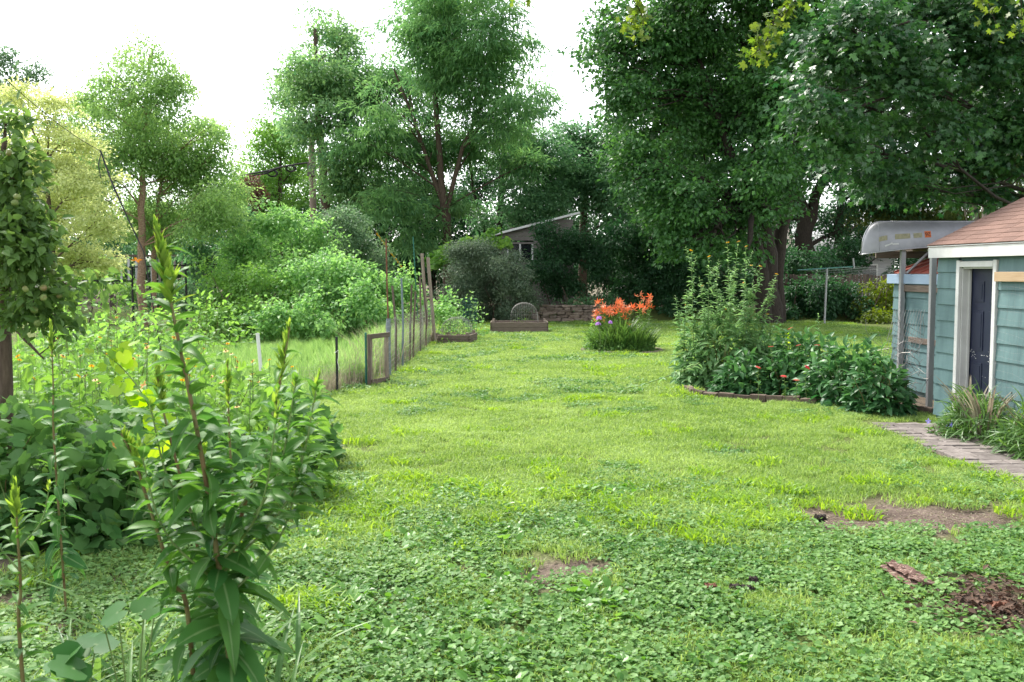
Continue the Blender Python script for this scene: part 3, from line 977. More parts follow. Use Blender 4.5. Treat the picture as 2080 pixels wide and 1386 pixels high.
# ------------------------------------------------------------------ canoe, upside down
CLEN = 4.9
bow = P(1747, 480, CY)
ca = empty('canoe', (bow[0] + CLEN / 2, CY, 2.44), R(1.5), 'weathered aluminium canoe lying upside down on the rack', 'canoe')
def hull(u, s):
    """u -1..1 bow to stern, s -1..1 gunwale to gunwale over the keel"""
    a = abs(u)
    b = .44 * max(0.0, 1 - a ** 2.6) ** .75 + .012
    gun = -.14 * a ** 3.2
    keel = .40 - .0 * a
    e = max(0, (a - .86) / .14)
    keel = gun + (.40 - gun + .0) * math.sqrt(max(0.0, 1 - e ** 2.4)) if e > 0 else .40
    keel = max(keel, gun + .02)
    th = s * math.pi / 2
    pw = .62 + .25 * a
    yy = b * math.copysign(abs(math.sin(th)) ** pw, th)
    zz = gun + (keel - gun) * abs(math.cos(th)) ** (.72 + .2 * a)
    # stem curves in below: bow profile rounds back towards the gunwale tip
    return np.array((u * CLEN / 2, yy, zz))
nu, ns = 60, 20
us = np.sign(np.linspace(-1, 1, nu + 1)) * (1 - (1 - np.abs(np.linspace(-1, 1, nu + 1))) ** 1.5)
V = np.array([[hull(u, s) for s in np.linspace(-1, 1, ns + 1)] for u in us]).reshape(-1, 3)
I = (np.arange(nu)[:, None] * (ns + 1) + np.arange(ns)[None]).ravel()
link('hull', mesh_np('hull', V, np.stack([I, I + 1, I + ns + 2, I + ns + 1], 1), smooth=True), M['alu'], ca)
for sg in (-1, 1):
    t_ = Tubes(); t_.tube([hull(u, sg) + (0, .008 * sg, -.008) for u in us], .013, 6); t_.build('gunwale', M['alu_rim'], ca, smooth=True)
st = Tubes()
for sg in (-1, 1):
    st.tube([hull(sg * u, 0) + (sg * .004, 0, .004) for u in np.linspace(.80, 1, 16)], .011, 6)
st.tube([hull(u, 0) + (0, 0, .006) for u in np.linspace(-.8, .8, 20)], .010, 4)
st.build('keel_strip', M['alu_rim'], ca, smooth=True)
rib_ = Tubes()
for u in (-.9, -.35, .1, .5):
    rib_.tube([hull(u, s) * (1, 1.004, 1) + (0, 0, .003) for s in np.linspace(-1, 1, 16)], .004, 4)
rib_.build('seam', M['alu'], ca, smooth=True)
tw = Tubes()
for u in (-.25, .3): tw.bar(hull(u, -1) + (0, .02, .02), hull(u, 1) + (0, -.02, .02), .02, 6)
tw.build('thwart', M['alu_rim'], ca)
ey = Tubes(); e0 = hull(-1, 0)
ey.tube([e0 + np.array((-.01 + .022 * math.cos(a), 0, -.005 + .022 * math.sin(a))) for a in np.linspace(0, 6.28, 12)], .006, 6)
ey.build('bow_eye', M['alu_rim'], ca, smooth=True)
# decals follow the near side of the hull (s = -1 side faces the house)
def side_pt(px, zf, off=.004):
    """photo x -> u along hull, zf 0 gunwale .. 1 keel"""
    u = ((px - 1747) / F * (CY - .3)) / (CLEN / 2) - 1
    lo, hi = -1.0, 0.0
    g0, k0 = hull(u, -1)[2], hull(u, 0)[2]
    for _ in range(30):
        m_ = (lo + hi) / 2
        if (hull(u, m_)[2] - g0) / (k0 - g0) < zf: lo = m_
        else: hi = m_
    p = hull(u, lo)
    du = hull(u + .01, lo) - hull(u - .01, lo); ds = hull(u, lo + .01) - hull(u, lo - .01)
    nn = nrm(np.cross(du, ds)); nn = nn if nn[1] < 0 else -nn
    return p + nn * off
def decal(name, x0, x1, z0, z1, z0b, z1b, mat, off=.004):
    v = []; n1, n2 = 6, 4
    for i in range(n1 + 1):
        for j in range(n2 + 1):
            t, q = i / n1, j / n2
            a = z0 + (z0b - z0) * t; b = z1 + (z1b - z1) * t
            v.append(side_pt(x0 + (x1 - x0) * t, a + (b - a) * q, off))
    I = np.array([i * (n2 + 1) + j for i in range(n1) for j in range(n2)])
    return link(name, mesh_np(name, np.array(v), np.stack([I, I + 1, I + n2 + 2, I + n2 + 1], 1)), mat, ca)
decal('decal', 1776, 1791, .33, .49, .36, .52, M['tan_dec'])
decal('decal', 1805, 1833, .36, .54, .36, .54, M['tan_dec'])
decal('decal', 1839, 1855, .36, .54, .37, .55, M['tan_dec'])
stk = decal('sticker', 1860, 1872, .36, .60, .36, .60, M['orange_dec'])
stk['label'] = 'orange sticker with black 26 turned upside down'
fc = bpy.data.curves.new('num', 'FONT'); fc.body = '26'; fc.size = 1.0
fo = bpy.data.objects.new('num', fc); COL.objects.link(fo)
bpy.context.view_layer.update()
tm_ = bpy.data.meshes.new_from_object(fo.evaluated_get(bpy.context.evaluated_depsgraph_get()))
bpy.data.objects.remove(fo)
co = np.array([v.co[:] for v in tm_.vertices]); mn, mx_ = co.min(0), co.max(0)
for v in tm_.vertices:
    a = (v.co.x - mn[0]) / (mx_[0] - mn[0]); b = (v.co.y - mn[1]) / (mx_[1] - mn[1])
    v.co = side_pt(1871 - a * 10, .55 - b * .15, .008)
tm_.materials.clear(); tm_.materials.append(M['black'])
link('number', tm_, None, ca)
em = [(1787, .13), (1795, .19), (1797, .24), (1801, .17), (1812, .17), (1811, .22), (1801, .225), (1799, .26), (1795, .22), (1786, .19)]
link('emblem', mesh_np('emblem', np.array([side_pt(1799, .2, .006)] + [side_pt(a, b, .006) for a, b in em]),
     np.array([(0, i, i % 10 + 1) for i in range(1, 11)])), M['white'], ca)

# ------------------------------------------------------------------ roll of wire leaning on the post
wr = Tubes(); g = np.random.default_rng(12)
c0 = np.array((rb_[0] - .35, rb_[1] + .15, 0))
for i in range(54):
    a = c0 + (g.uniform(-.35, .3), g.uniform(-.15, .3), g.uniform(.15, .9)); b = a + g.normal(size=3) * (.24, .12, .3)
    b[2] = np.clip(b[2], .05, 1.42); b[0] = min(b[0], rb_[0] - .03)
    wr.tube(bend(a, b, g, 5, .15), .0035, 4)
for i in range(12):
    x0 = -.42 + i * .04
    wr.tube([c0 + (x0 + .38 * t, .12 + .1 * t, .02 + 1.42 * t) for t in np.linspace(0, 1, 5)], .003, 4)
for i in range(16):
    wr.tube([c0 + (-.42 + .38 * i / 16 + .46 * t, .12 + .1 * i / 16, .02 + 1.4 * i / 16 - .3 * t * (i / 16)) for t in np.linspace(0, 1, 4)], .003, 4)
tag(wr.build('wire_roll', M['wire']), 'tangled leftover wire fencing leaning on the rack post by the garage', 'wire')

# ------------------------------------------------------------------ paved path
pth = empty('path', (PATH_L, 9, 0)); tag(pth, kind='structure')
bed = Tubes(); bed.box((.5, -.4, -.008), (1.04, 8.6, .02)); bed.build('sand_bed', M['mortar'], pth)
g = np.random.default_rng(31)
pm = [boxmesh(.30, .21, .05, .006, .006, s, 'pav') for s in range(4)] + [boxmesh(.42, .21, .05, .006, .006, s, 'pav') for s in range(3)]
for m_ in pm: m_.materials.append(M['paver'])
y = -4.6; r_ = 0
while y < 3.75:
    x = 0.0 if r_ % 2 else -.0
    first = True
    while x < .98:
        k = int(g.integers(0, 7)); w_ = .30 if k < 4 else .42
        if first and r_ % 2: w_ = .2; k = 0
        if x + w_ > 1.08: break
        oo = link('paver', pm[k], None, pth)
        oo.location = (x + w_ / 2 + g.normal(0, .004), y + .105 + g.normal(0, .004), .006 + g.normal(0, .003))
        oo.rotation_euler = (g.normal(0, .012), g.normal(0, .012), g.normal(0, .015))
        oo.scale = ((w_ - .012) / (.30 if k < 4 else .42), .95, 1)
        x += w_; first = False
    y += .216; r_ += 1

# ------------------------------------------------------------------ flower-bed edging bricks
ed = empty('bed_edging', G(1600, 815), 0, 'curved row of old bricks edging the flower bed', 'edging')
eb = np.array(ed.location)
pts = EDGE
cum = np.concatenate([[0], np.cumsum(np.linalg.norm(np.diff(pts, axis=0), axis=1))])
bmx = [boxmesh(.24, .1, .11, .008, .007, s, 'brk') for s in range(4)]
for m_ in bmx: m_.materials.append(M['brick'])
d_ = .12; g = np.random.default_rng(2)
while d_ < cum[-1]:
    p = np.array([np.interp(d_, cum, pts[:, i]) for i in (0, 1)]); q = np.array([np.interp(min(d_ + .05, cum[-1]), cum, pts[:, i]) for i in (0, 1)])
    p0 = np.array([np.interp(d_ - .05, cum, pts[:, i]) for i in (0, 1)])
    oo = link('brick', bmx[int(g.integers(0, 4))], None, ed)
    oo.location = (p[0] - eb[0], p[1] - eb[1], .035 + g.normal(0, .008)); oo.rotation_euler = (g.normal(0, .05), g.normal(0, .05), math.atan2(q[1] - p0[1], q[0] - p0[0]) + g.normal(0, .05))
    d_ += .255

# ------------------------------------------------------------------ stone wall at the back
sw0, sw1 = G(1090, 656), G(1216, 655)
stw = empty('stone_wall', ((sw0[0] + sw1[0]) / 2, 39.2, 0), 0, 'low dry stacked stone wall under the dark shrubs', 'stone wall')
g = np.random.default_rng(5)
smesh = [boxmesh(.42, .34, .12, .025, .028, s, 'st') for s in range(7)]
for m_ in smesh: m_.materials.append(M['stone'])
z = .05; L_ = 1.35
for c in range(6):
    x = -L_ + g.uniform(-.2, .1); h_ = g.uniform(.09, .14)
    while x < L_:
        w_ = g.uniform(.25, .6)
        oo = link('stone', smesh[int(g.integers(0, 7))], None, stw)
        oo.location = (x + w_ / 2, g.normal(0, .03) + .02 * c, z + h_ / 2 - .02); oo.scale = (w_ / .43, 1, h_ / .118)
        oo.rotation_euler = (g.normal(0, .05), g.normal(0, .04), g.normal(0, .08) + (math.pi if g.random() < .5 else 0))
        x += w_ + .005
    z += h_ - .003

# ------------------------------------------------------------------ raised beds
M['compost'] = surf('compost', (.03, .02, .015), (.09, .065, .05), 1, 20, bump=.5)
def raised(name, label, c, wx, wy, h, rz, boards):
    o_ = empty(name, (c[0], c[1], 0), rz, label, 'raised bed')
    hb = h / boards
    for i in range(boards):
        z_ = hb * (i + .5)
        for s in (-1, 1):
            box('board', (0, s * wy / 2, z_), (wx, .045, hb - .006), M['wood'], o_, (0, 0, .004 * (i - .5)), .005)
            box('board', (s * (wx / 2 + .024), 0, z_), (.042, wy - .05, hb - .006), M['wood'], o_, bev=.005)
    for sx in (-1, 1):
        for sy in (-1, 1):
            box('corner_post', (sx * (wx / 2 - .05), sy * (wy / 2 - .066), h / 2 + .03), (.08, .08, h + .08), M['wood_v'], o_, bev=.005)
    s_ = Tubes(); s_.box((0, 0, h * .42), (wx - .05, wy - .05, h * .84)); s_.build('soil_fill', M['compost'], o_)
    return o_
b1 = G(1053, 677)
raised('raised_bed', 'long low plank raised bed standing alone in front of the stone wall', (b1[0] + .03, b1[1] + .6), 1.82, 1.2, .36, 0, 2)
b2 = G(918, 700)
raised('raised_bed', 'plank raised bed at the end of the wire fence below tall stakes', (b2[0] + .02, b2[1] + .65), 1.05, 1.3, .26, R(-7), 2)
# wire cloches over the beds
def hoopnet(name, label, c, w_, d_, h0, h1, r=.0016):
    t_ = Tubes()
    def pt(u, v):
        a = math.pi * u
        return np.array((c[0] - math.cos(a) * w_ / 2, c[1] + (v - .5) * d_, h0 + (h1 - h0) * math.sin(a) ** .6))
    for i in range(8): t_.tube([pt(u, i / 7) for u in np.linspace(0, 1, 12)], r, 4)
    for i in range(19): t_.tube([pt(i / 18, v) for v in (0, 1)], r, 4)
    for v in (0, 1):
        for i in range(1, 18):
            p = pt(i / 18, v); t_.tube([(p[0], p[1], h0), p], r, 4); q_ = pt(1 - i / 18, v)
            if i < 9: t_.tube([p, q_], r, 4)
    return tag(t_.build(name, M['wire']), label, 'wire cover')
hoopnet('wire_cloche', 'arched chicken wire cover standing on the lone plank bed', (b1[0] + .20, b1[1] + .62), .92, 1.0, .34, .98)
hoopnet('wire_cloche', 'sagging wire cover over the plank bed below the tall stakes', (b2[0] + .10, b2[1] + .70), .85, 1.1, .25, .72)

# ------------------------------------------------------------------ wire fence, gate, stakes
FL = np.array([G(870, 702)[:2], G(843, 715)[:2], G(795, 766)[:2]])
fe = empty('wire_fence', (-2.5, 22, 0), 0, 'sagging wire mesh fence along the lawn edge', 'fence')
t_ = Tubes(); g = np.random.default_rng(17)
def fpt(u, z):
    y_ = 17.8 + 9.4 * u; x_ = np.interp(y_, [17.8, 27.2], [FL[2][0], FL[0][0]])
    return np.array((x_ + .05 * math.sin(u * 21) * z + .03 - (-2.5), y_ - 22, z + .04 * math.sin(u * 9)))
for i in range(90): t_.tube([fpt(i / 89 + g.normal(0, .002), z) for z in (.0, .4, .8, 1.1)], .0022, 3)
for z in np.linspace(.02, 1.1, 12): t_.tube([fpt(u, z + g.normal(0, .006)) for u in np.linspace(0, 1, 26)], .0022, 3)
t_.build('wire_mesh', M['wire'], fe)
for u, h_ in ((.14, 1.7), (.27, 1.85), (.42, 1.75), (.5, 1.6), (.68, 1.9), (.85, 1.7)):
    q = Tubes(); p = fpt(u, 0); q.tube([p, p + (.02, 0, h_ * .5), p + (g.normal(0, .04), .03, h_)], .023, 6)
    q.build('fence_stake', M['wood_dark' if u != .27 else 'pvc'], fe)
fe2 = empty('wire_fence', (-3, 16, 0), 0, 'low slack wire mesh between black stake and gate', 'fence')
t_ = Tubes()
a_, b_ = G(690, 800), G(745, 783)
a2 = G(560, 806)
for i in range(46):
    u = i / 45; p = a2 + (b_ - a2) * u
    t_.tube([p + (0, 0, z) - (-3, 16, 0) for z in (0, .25, .55 - .1 * math.sin(u * 3.1))], .0015, 3)
for z in np.linspace(.02, .5, 8): t_.tube([a2 + (b_ - a2) * u + (0, 0, z * (1 - .18 * math.sin(u * 3.1))) - (-3, 16, 0) for u in np.linspace(0, 1, 10)], .0015, 3)
t_.build('wire_mesh', M['wire'], fe2)
p = G(685, 800)
q = Tubes(); q.tube([p - (0, 0, .02), p + (.0, 0, .94)], .022, 6); q.tube([p + (0, 0, .5), p + (0, 0, .51)], .026, 6)
o_ = tag(q.build('fence_post', M['black']), 'short black metal fence post with white tie at the plot corner', 'post')
tie = Tubes(); tie.tube([p + (.028 * math.cos(a), .028 * math.sin(a), .70 + .02 * math.sin(a * 1.3)) for a in np.linspace(0, 9, 18)], .005, 4)
tie.tube([p + (.026, -.02, .69 - .3 * t + .0) + np.array((.012 * math.sin(t * 9), 0, 0)) for t in np.linspace(0, 1, 8)], .004, 4)
tie.build('tie', M['pipe_w'], o_)
p = G(531, 790)
q = Tubes(); q.tube([p, p + (0, 0, .3)], .018, 6); ps = q.build('fence_post', M['black']); tag(ps, 'black stake topped with white plastic pipe in the plot grass', 'post')
q = Tubes(); q.tube([p + (0, 0, .28), p + (-.05, 0, .96)], .032, 8); q.build('pipe_sleeve', M['pipe_w'], ps)
# gate
ga, gb = G(750, 785), G(788, 777)
gc_ = (ga + gb) / 2; gdx = gb - ga; gw_ = float(np.linalg.norm(gdx)); grz = math.atan2(gdx[1], gdx[0])
gt = empty('garden_gate', gc_, grz, 'small weathered timber frame gate in the wire fence', 'gate')
for s in (-1, 1): box('stile', (s * (gw_ / 2 - .045), 0, .46), (.09, .045, .90), M['wood_v'], gt, (0, 0, 0), .004)
box('top_rail', (0, -.035, .875), (gw_, .03, .085), M['wood'], gt, bev=.004)
box('bottom_rail', (0, -.035, .07), (gw_ - .02, .03, .09), M['wood'], gt, bev=.004)
q = Tubes()
for i in range(9): q.bar((-gw_ / 2 + .1 + i * (gw_ - .2) / 8, .026, .08), (-gw_ / 2 + .1 + i * (gw_ - .2) / 8, .026, .85), .0012)
for i in range(15): q.bar((-gw_ / 2 + .09, .027, .1 + i * .053), (gw_ / 2 - .09, .027, .1 + i * .053), .0012)
q.build('gate_mesh', M['wire'], gt)
p = G(744, 786)
q = Tubes(); q.tube([p, p + (0, 0, .95)], .02, 6); tag(q.build('fence_post', M['green_wire']), 'green metal post holding the hinge side of the gate', 'post')
q = Tubes(); q.box(p + (.055, -.02, .46), (.05, .06, .92)); tag(q.build('gate_post', M['wood_dark']), 'dark timber post beside the green metal post', 'post')
p = G(790, 771); p = np.array((p[0], p[1], 0))
gp = Tubes(); gp.tube([p, p + (0, 0, 1.14)], .042, 8); gp.tube([p + (0, 0, .95), p + (0, 0, 1.02)], .05, 8)
gp = gp.build('pipe_post', M['pvc'], smooth=True); tag(gp, 'grey plastic pipe post behind the gate latch side', 'post')
q = Tubes(); q.tube([p + (0, 0, 1.0), p + (-.02, 0, 1.75), p + (-.03, 0, 2.62)], .016, 6); q.build('rusty_rod', M['rusty'], gp)
# two tall stakes, thin rod, white pipe
for (x0, y0, x1, y1, hw), lb in ((((857, 515, 870, 700, .07)), 'tall pale timber stake leaning over the plank bed'),
                                 (((869, 523, 884, 700, .075)), 'tall brown timber stake beside the pale one')):
    q0 = G(x1, y1); q1 = P(x0, y0, q0[1])
    s_ = Tubes(); s_.tube([q0, q1], hw * .62, 4)
    tag(s_.build('timber_stake', M['wood_v']), lb, 'stake')
q0 = G(851, 690); q1 = P(839, 481, q0[1])
s_ = Tubes(); s_.tube([q0, q1], .018, 6); tag(s_.build('garden_rod', M['green_wire']), 'thin green garden rod standing above the wire fence', 'rod')
q0 = G(878, 690); q1 = P(879, 630, q0[1])
s_ = Tubes(); s_.tube([q0, q1], .014, 6); tag(s_.build('garden_rod', M['pipe_w']), 'short white rod at the corner of the plank bed', 'rod')
# green trellis
q0 = G(944, 690); q1 = G(968, 690)
s_ = Tubes()
tx = np.linspace(0, 1, 7)
for u in tx: s_.tube([q0 + (q1 - q0) * u + (0, .25 * math.sin(u * 3), 0), P(940 + 27 * u, 607, q0[1]) + (0, .25 * math.sin(u * 3), 0)], .006, 4)
for z_ in np.linspace(0, 1, 14):
    s_.tube([(q0 + (q1 - q0) * u) * (1 - z_) + P(940 + 27 * u, 607, q0[1]) * z_ + (0, .25 * math.sin(u * 3), 0) for u in tx], .005, 4)
tag(s_.build('wire_trellis', M['green_wire']), 'green coated wire trellis panel behind the plank bed', 'trellis')

# ------------------------------------------------------------------ old shed in the thicket
SH = 44.0
bs = empty('old_shed', (P(1090, 500, SH)[0], SH, .45), R(6), 'old weathered grey board shed with slanting roof in the thicket', 'shed')
b0 = np.array(bs.location)
def L3(px, py, dy=0.0):
    return P(px, py, SH + dy) - b0
x0, x1 = L3(1018, 500)[0], L3(1165, 500)[0]
q = Tubes(); q.box(((x0 + x1) / 2, .06, 1.2), (x1 - x0 - .02, .05, 2.4)); q.build('wall', M['wood_dark'], bs)
zt0, zt1 = L3(1022, 470)[2], L3(1170, 437)[2]
for i in range(20):
    z_ = .1 + i * .19
    xr = x1
    if z_ > zt0 - .1: xl = x0 + (z_ + .1 - zt0) / (zt1 - zt0) * (x1 - x0) + .1
    else: xl = x0
    if xl > x1 - .3: break
    wx0, wx1 = L3(1031, 500)[0], L3(1081, 500)[0]; wz0, wz1 = L3(1031, 530)[2], L3(1031, 496)[2]
    if z_ + .19 > wz0 and z_ < wz1:
        segs = ((xl, wx0 - .06), (wx1 + .06, xr))
    else: segs = ((xl, xr),)
    for a, b in segs:
        if b - a > .08: box('board', ((a + b) / 2, 0, z_ + .09), (b - a, .03, .18), M['grey_board'], bs, (R(5), 0, 0), .003)
wn_ = empty('window', (0, 0, 0)); wn_.parent = bs
wc = ((wx0 + wx1) / 2, .0, (wz0 + wz1) / 2)
box('pane', (wc[0] - .28, .015, wc[2]), (.5, .01, wz1 - wz0), M['glass'], wn_, bev=0); box('pane', (wc[0] + .28, .015, wc[2]), (.5, .01, wz1 - wz0), M['glass'], wn_, bev=0)
for xx in (wx0, wc[0], wx1): box('frame', (xx, -.02, wc[2]), (.075, .04, wz1 - wz0), M['pipe_w'], wn_, bev=.003)
box('frame', (wc[0], -.022, wz1 + .04), (wx1 - wx0 + .3, .045, .085), M['grey_board'], wn_, bev=.003)
ra0, ra1 = L3(998, 479), L3(1176, 433)
rang = math.atan2(ra1[2] - ra0[2], ra1[0] - ra0[0]); rlen = math.hypot(ra1[2] - ra0[2], ra1[0] - ra0[0])
box('roof', ((ra0[0] + ra1[0]) / 2, 1.3, (ra0[2] + ra1[2]) / 2), (rlen, 3.2, .05), M['roof_g'], bs, (0, -rang, 0), .005)
box('roof_edge', ((ra0[0] + ra1[0]) / 2, -.32, (ra0[2] + ra1[2]) / 2 + .01), (rlen + .02, .03, .09), M['pipe_w'], bs, (0, -rang, 0), .003)
for xx in (x0 + .03, x1 - .03): box('corner_board', (xx, -.01, 1.35 if xx < 0 else 1.7), (.09, .06, 2.7 if xx < 0 else 3.2), M['grey_board'], bs, bev=.003)

# ------------------------------------------------------------------ utility pole, wires
UY = 52.0
ub = P(640, 590, UY); ub[2] = .4; ut = P(632, 250, UY)
up = empty('utility_pole', ub, 0, 'weathered timber utility pole among the trees with a grey box', 'utility pole')
q = Tubes(); q.tube([ub - ub, ut - ub], [.2, .15], 10); q.build('pole', M['wood_v'], up, smooth=True)
q = Tubes(); p = P(634, 345, UY) - ub; q.box(p + (0, -.26, 0), (.34, .3, .62)); q.box(p + (0, -.26, -.33), (.4, .36, .05)); q.build('equipment_box', M['grey_board'], up)
gt0 = P(634, 296, UY); ge = P(830, 562, UY + .3)
q = Tubes(); q.tube([gt0 - ub, ge - ub], .012, 4); q.build('guy_wire', M['wire'], up)
d_ = ge - gt0
q = Tubes(); q.tube([gt0 + d_ * .665 - ub, gt0 + d_ * .93 - ub], .05, 6); q.build('guy_guard', M['yellow_plastic'], up)
cb = Tubes()
c0, c1 = P(300, 395, 58), P(634, 330, UY); cm = P(2080, 250, 80)
def cat(a, b, sag, n=24): return [a + (b - a) * t - np.array((0, 0, sag * 4 * t * (1 - t))) for t in np.linspace(0, 1, n)]
cc = [P(506, 354, UY + 1), P(540, 348, UY + .7), P(570, 340, UY + .4), P(600, 334, UY + .2), P(632, 330, UY)]
cb.tube(cc, .05, 6); cb.tube([p - (0, 0, .12) for p in cc[:2]] + [cc[2]], .05, 6)
for i in range(2):
    cen = P(553 if i == 0 else 590, 350 if i == 0 else 340, UY + .5)
    for k in range(3): cb.tube([cen + np.array(((.22 + .03 * k) * math.cos(a), .05 * k, (.14 + .02 * k) * math.sin(a) - .06)) for a in np.linspace(0, 6.28, 14)], .022, 5)
cb.tube(cat(P(506, 354, UY + 1), P(-200, 372, 46), .5), .025, 5)
tag(cb.build('cable_bundle', M['cable']), 'black cable bundle with coils strung beside the utility pole', 'cable')
w_ = Tubes(); w_.tube(cat(P(-60, 90, 15), P(206, 308, 21), .15), .008, 4); w_.tube([P(204, 306, 21), P(225, 365, 20.8), P(258, 440, 20.5), P(292, 512, 20.2), np.array((P(330, 600, 20)[0], 20, .0))], [.02, .018, .015, .012, .01], 5)
w_.tube([P(205, 312, 21), P(200, 335, 20.9), P(205, 362, 20.9)], .011, 5); w_.tube([P(208, 318, 21), P(232, 385, 20.6), P(258, 440, 20.5)], .01, 4)
tag(w_.build('service_cable', M['cable']), 'dark drop cable slanting past the birch to the ground', 'cable')
w_ = Tubes()
for dx, dy in ((0, 0), (34, -10), (62, -4)): w_.tube(cat(P(150 + dx, -60 + dy, 40), P(634, 302, UY), .3), .009, 4)
tag(w_.build('overhead_wires', M['wire']), 'faint overhead wires crossing the white sky to the pole', 'wire')

# ------------------------------------------------------------------ neighbours
nb = empty('neighbour_porch', (P(300, 560, 44)[0], 44, .35), R(4), 'neighbour porch with pale slats and dark posts behind the birch', 'porch')
n0 = np.array(nb.location)
for i in range(15):
    c = P(232 + i * 15.2, 548, 44) - n0
    box('slat', (c[0], 0, c[2] - .1), (.10, .03, 1.15), M['house_w' if i < 6 else 'grey_board'], nb, (0, 0, 0), .003)
for zz in (520, 577): box('rail', (P(338, zz, 44)[0] - n0[0], -.04, P(338, zz, 44)[2] - n0[2]), (5.1, .05, .09), M['wood_dark'], nb, bev=.004)
for px in (228, 285, 345, 374, 452): box('post', (P(px, 550, 44)[0] - n0[0], -.05, .55), (.14, .12, 1.9), M['wood_dark'], nb, bev=.004)
for i in range(9):
    c = P(413 - i * 1.5, 514 + i * 3.6, 43.4) - n0
    box('step', (c[0] + .4, c[1] + .3 - i * .04, c[2]), (1.5, .2, .035), M['house_w'], nb, bev=.003)
cf = empty('chain_link_fence', P(250, 600, 34) * (1, 1, 0), 0, 'black chain link fence below the golden tree', 'fence')
c0 = np.array(cf.location)
q = Tubes(); q.tube([P(120, 570, 30) - c0, P(268, 571, 32) - c0], .028, 6); q.tube([P(262, 543, 34) - c0, P(440, 537, 35) - c0], .024, 6); q.build('top_rail', M['black'], cf)
for px, py, Y in ((153, 570, 30.4), (268, 545, 34), (377, 538, 34.7), (436, 538, 35)):
    q = Tubes(); p = P(px, py, Y); q.tube([np.array((p[0], p[1], .0)) - c0, p - c0 + (0, 0, .03)], .035, 6); q.build('post', M['black'], cf)
q = Tubes()
for u in np.linspace(0, 1, 70):
    a = P(120 + 148 * u, 571, 30 + 2 * u); q.tube([np.array((a[0] + .3, a[1], .02)) - c0, a - c0], .003, 3)
    q.tube([np.array((a[0] - .3, a[1], .02)) - c0, a - c0], .003, 3)
    a = P(262 + 178 * u, 542 - 5 * u, 34 + u); q.tube([np.array((a[0] + .4, a[1], .02)) - c0, a - c0], .003, 3)
    q.tube([np.array((a[0] - .4, a[1], .02)) - c0, a - c0], .003, 3)
q.build('link_mesh', M['black'], cf)

def house(name, label, cx, cy, w_, d_, h_, rz, wallm, roofm, wins):
    o_ = empty(name, (cx, cy, .3), rz, label, 'house')
    q = Tubes(); q.box((0, d_ / 2, h_ / 2), (w_, d_, h_)); wl_ = q.build('wall', wallm, o_)
    for i in range(int(h_ / .2)):
        box('siding_board', (0, -.02, .1 + i * .2), (w_, .03, .17), wallm, wl_, (R(6), 0, 0), 0)
    v = np.array([(-w_ / 2 - .4, -.5, h_ - .1), (w_ / 2 + .4, -.5, h_ - .1), (w_ / 2 + .4, d_ + .5, h_ - .1), (-w_ / 2 - .4, d_ + .5, h_ - .1), (-w_ / 2 - .4, d_ / 2, h_ + d_ * .3), (w_ / 2 + .4, d_ / 2, h_ + d_ * .3)])
    link('roof', mesh_np('roof', v, np.array([(0, 1, 5, 4), (2, 3, 4, 5), (0, 3, 2, 1)])), roofm, o_)
    for x_, z_, ww, hh in wins:
        wo = box('window', (x_, -.05, z_), (ww, .06, hh), M['glass'], o_, bev=0)
        for s in (-1, 1): box('frame', (s * ww / 2, -.03, 0), (.09, .06, hh + .1), M['pipe_w'], wo, bev=0); box('frame', (0, -.03, s * hh / 2), (ww, .058, .09), M['pipe_w'], wo, bev=0)
    return o_
house('house', 'tan sided house glimpsed between the maple trunks', P(1595, 520, 62)[0] - .8, 62, 3.8, 7, 3.3, 0, M['house_t'], M['roof_g'], ((.6, 1.6, .9, 1.1),))
house('house', 'pale sided house with light roof glimpsed behind the canoe', P(1712, 500, 60)[0] + .4, 60, 5.4, 8, 3.0, R(-4), M['house_w'], M['house_w'], ((-1.3, 1.6, .9, 1.1), (1.2, 1.6, .9, 1.1)))

# stockade fence behind the clothesline
fk = empty('picket_fence', (P(1790, 600, 41)[0], 41, 0), R(-3), 'old brown picket fence behind the clothesline', 'fence')
f0 = np.array(fk.location)
pick = boxmesh(.11, .02, 1.72, .004, .004, 1, 'pk'); pick.materials.append(M['wood_dark'])
g = np.random.default_rng(44)
for i in range(44):
    x_ = P(1600, 600, 41)[0] - f0[0] + i * .145
    oo = link('picket', pick, None, fk); oo.location = (x_, 0, 1.02 + g.normal(0, .03)); oo.rotation_euler = (0, g.normal(0, .015), 0)
for z_ in (.55, 1.5): box('rail', (P(1600, 600, 41)[0] - f0[0] + 3.2, .04, z_), (6.6, .04, .09), M['wood_dark'], fk, bev=.003)

# clothesline: two T posts and five lines
cl = empty('clothesline', (P(1675, 640, 37)[0], 37, 0), 0, 'green metal T shaped clothesline posts strung with thin lines', 'clothesline')
c0 = np.array(cl.location)
ta, tb_ = P(1620, 549, 36.2), P(1736, 542, 38.4); tc_ = (ta + tb_) / 2
q = Tubes(); q.tube([np.array((tc_[0] - .05, tc_[1], 0)) - c0, tc_ - c0], .04, 8); q.build('post', M['galv'], cl, smooth=True)
q = Tubes(); q.tube([ta - c0, tb_ - c0], .026, 6); q.build('crossbar', M['green_wire'], cl)
t2 = tc_ + np.array((5.4, -3.2, -.12))
q = Tubes(); q.tube([np.array((t2[0], t2[1], 0)) - c0, t2 - c0], .04, 8); q.build('post', M['galv'], cl, smooth=True)
dd_ = (tb_ - ta) / 2
q = Tubes(); q.tube([t2 - dd_ - c0, t2 + dd_ - c0], .026, 6); q.build('crossbar', M['green_wire'], cl)
q = Tubes()
for s in (-.95, -.5, 0, .5, .95): q.tube(cat(tc_ + dd_ * s - c0, t2 + dd_ * s - c0, .10), .006, 4)
q.build('line', M['net'], cl)
q = Tubes(); q.tube([P(1735, 545, 38.3) - c0, P(1733, 525, 38.3) - c0], .03, 6); q.build('post_cap', M['galv'], cl)

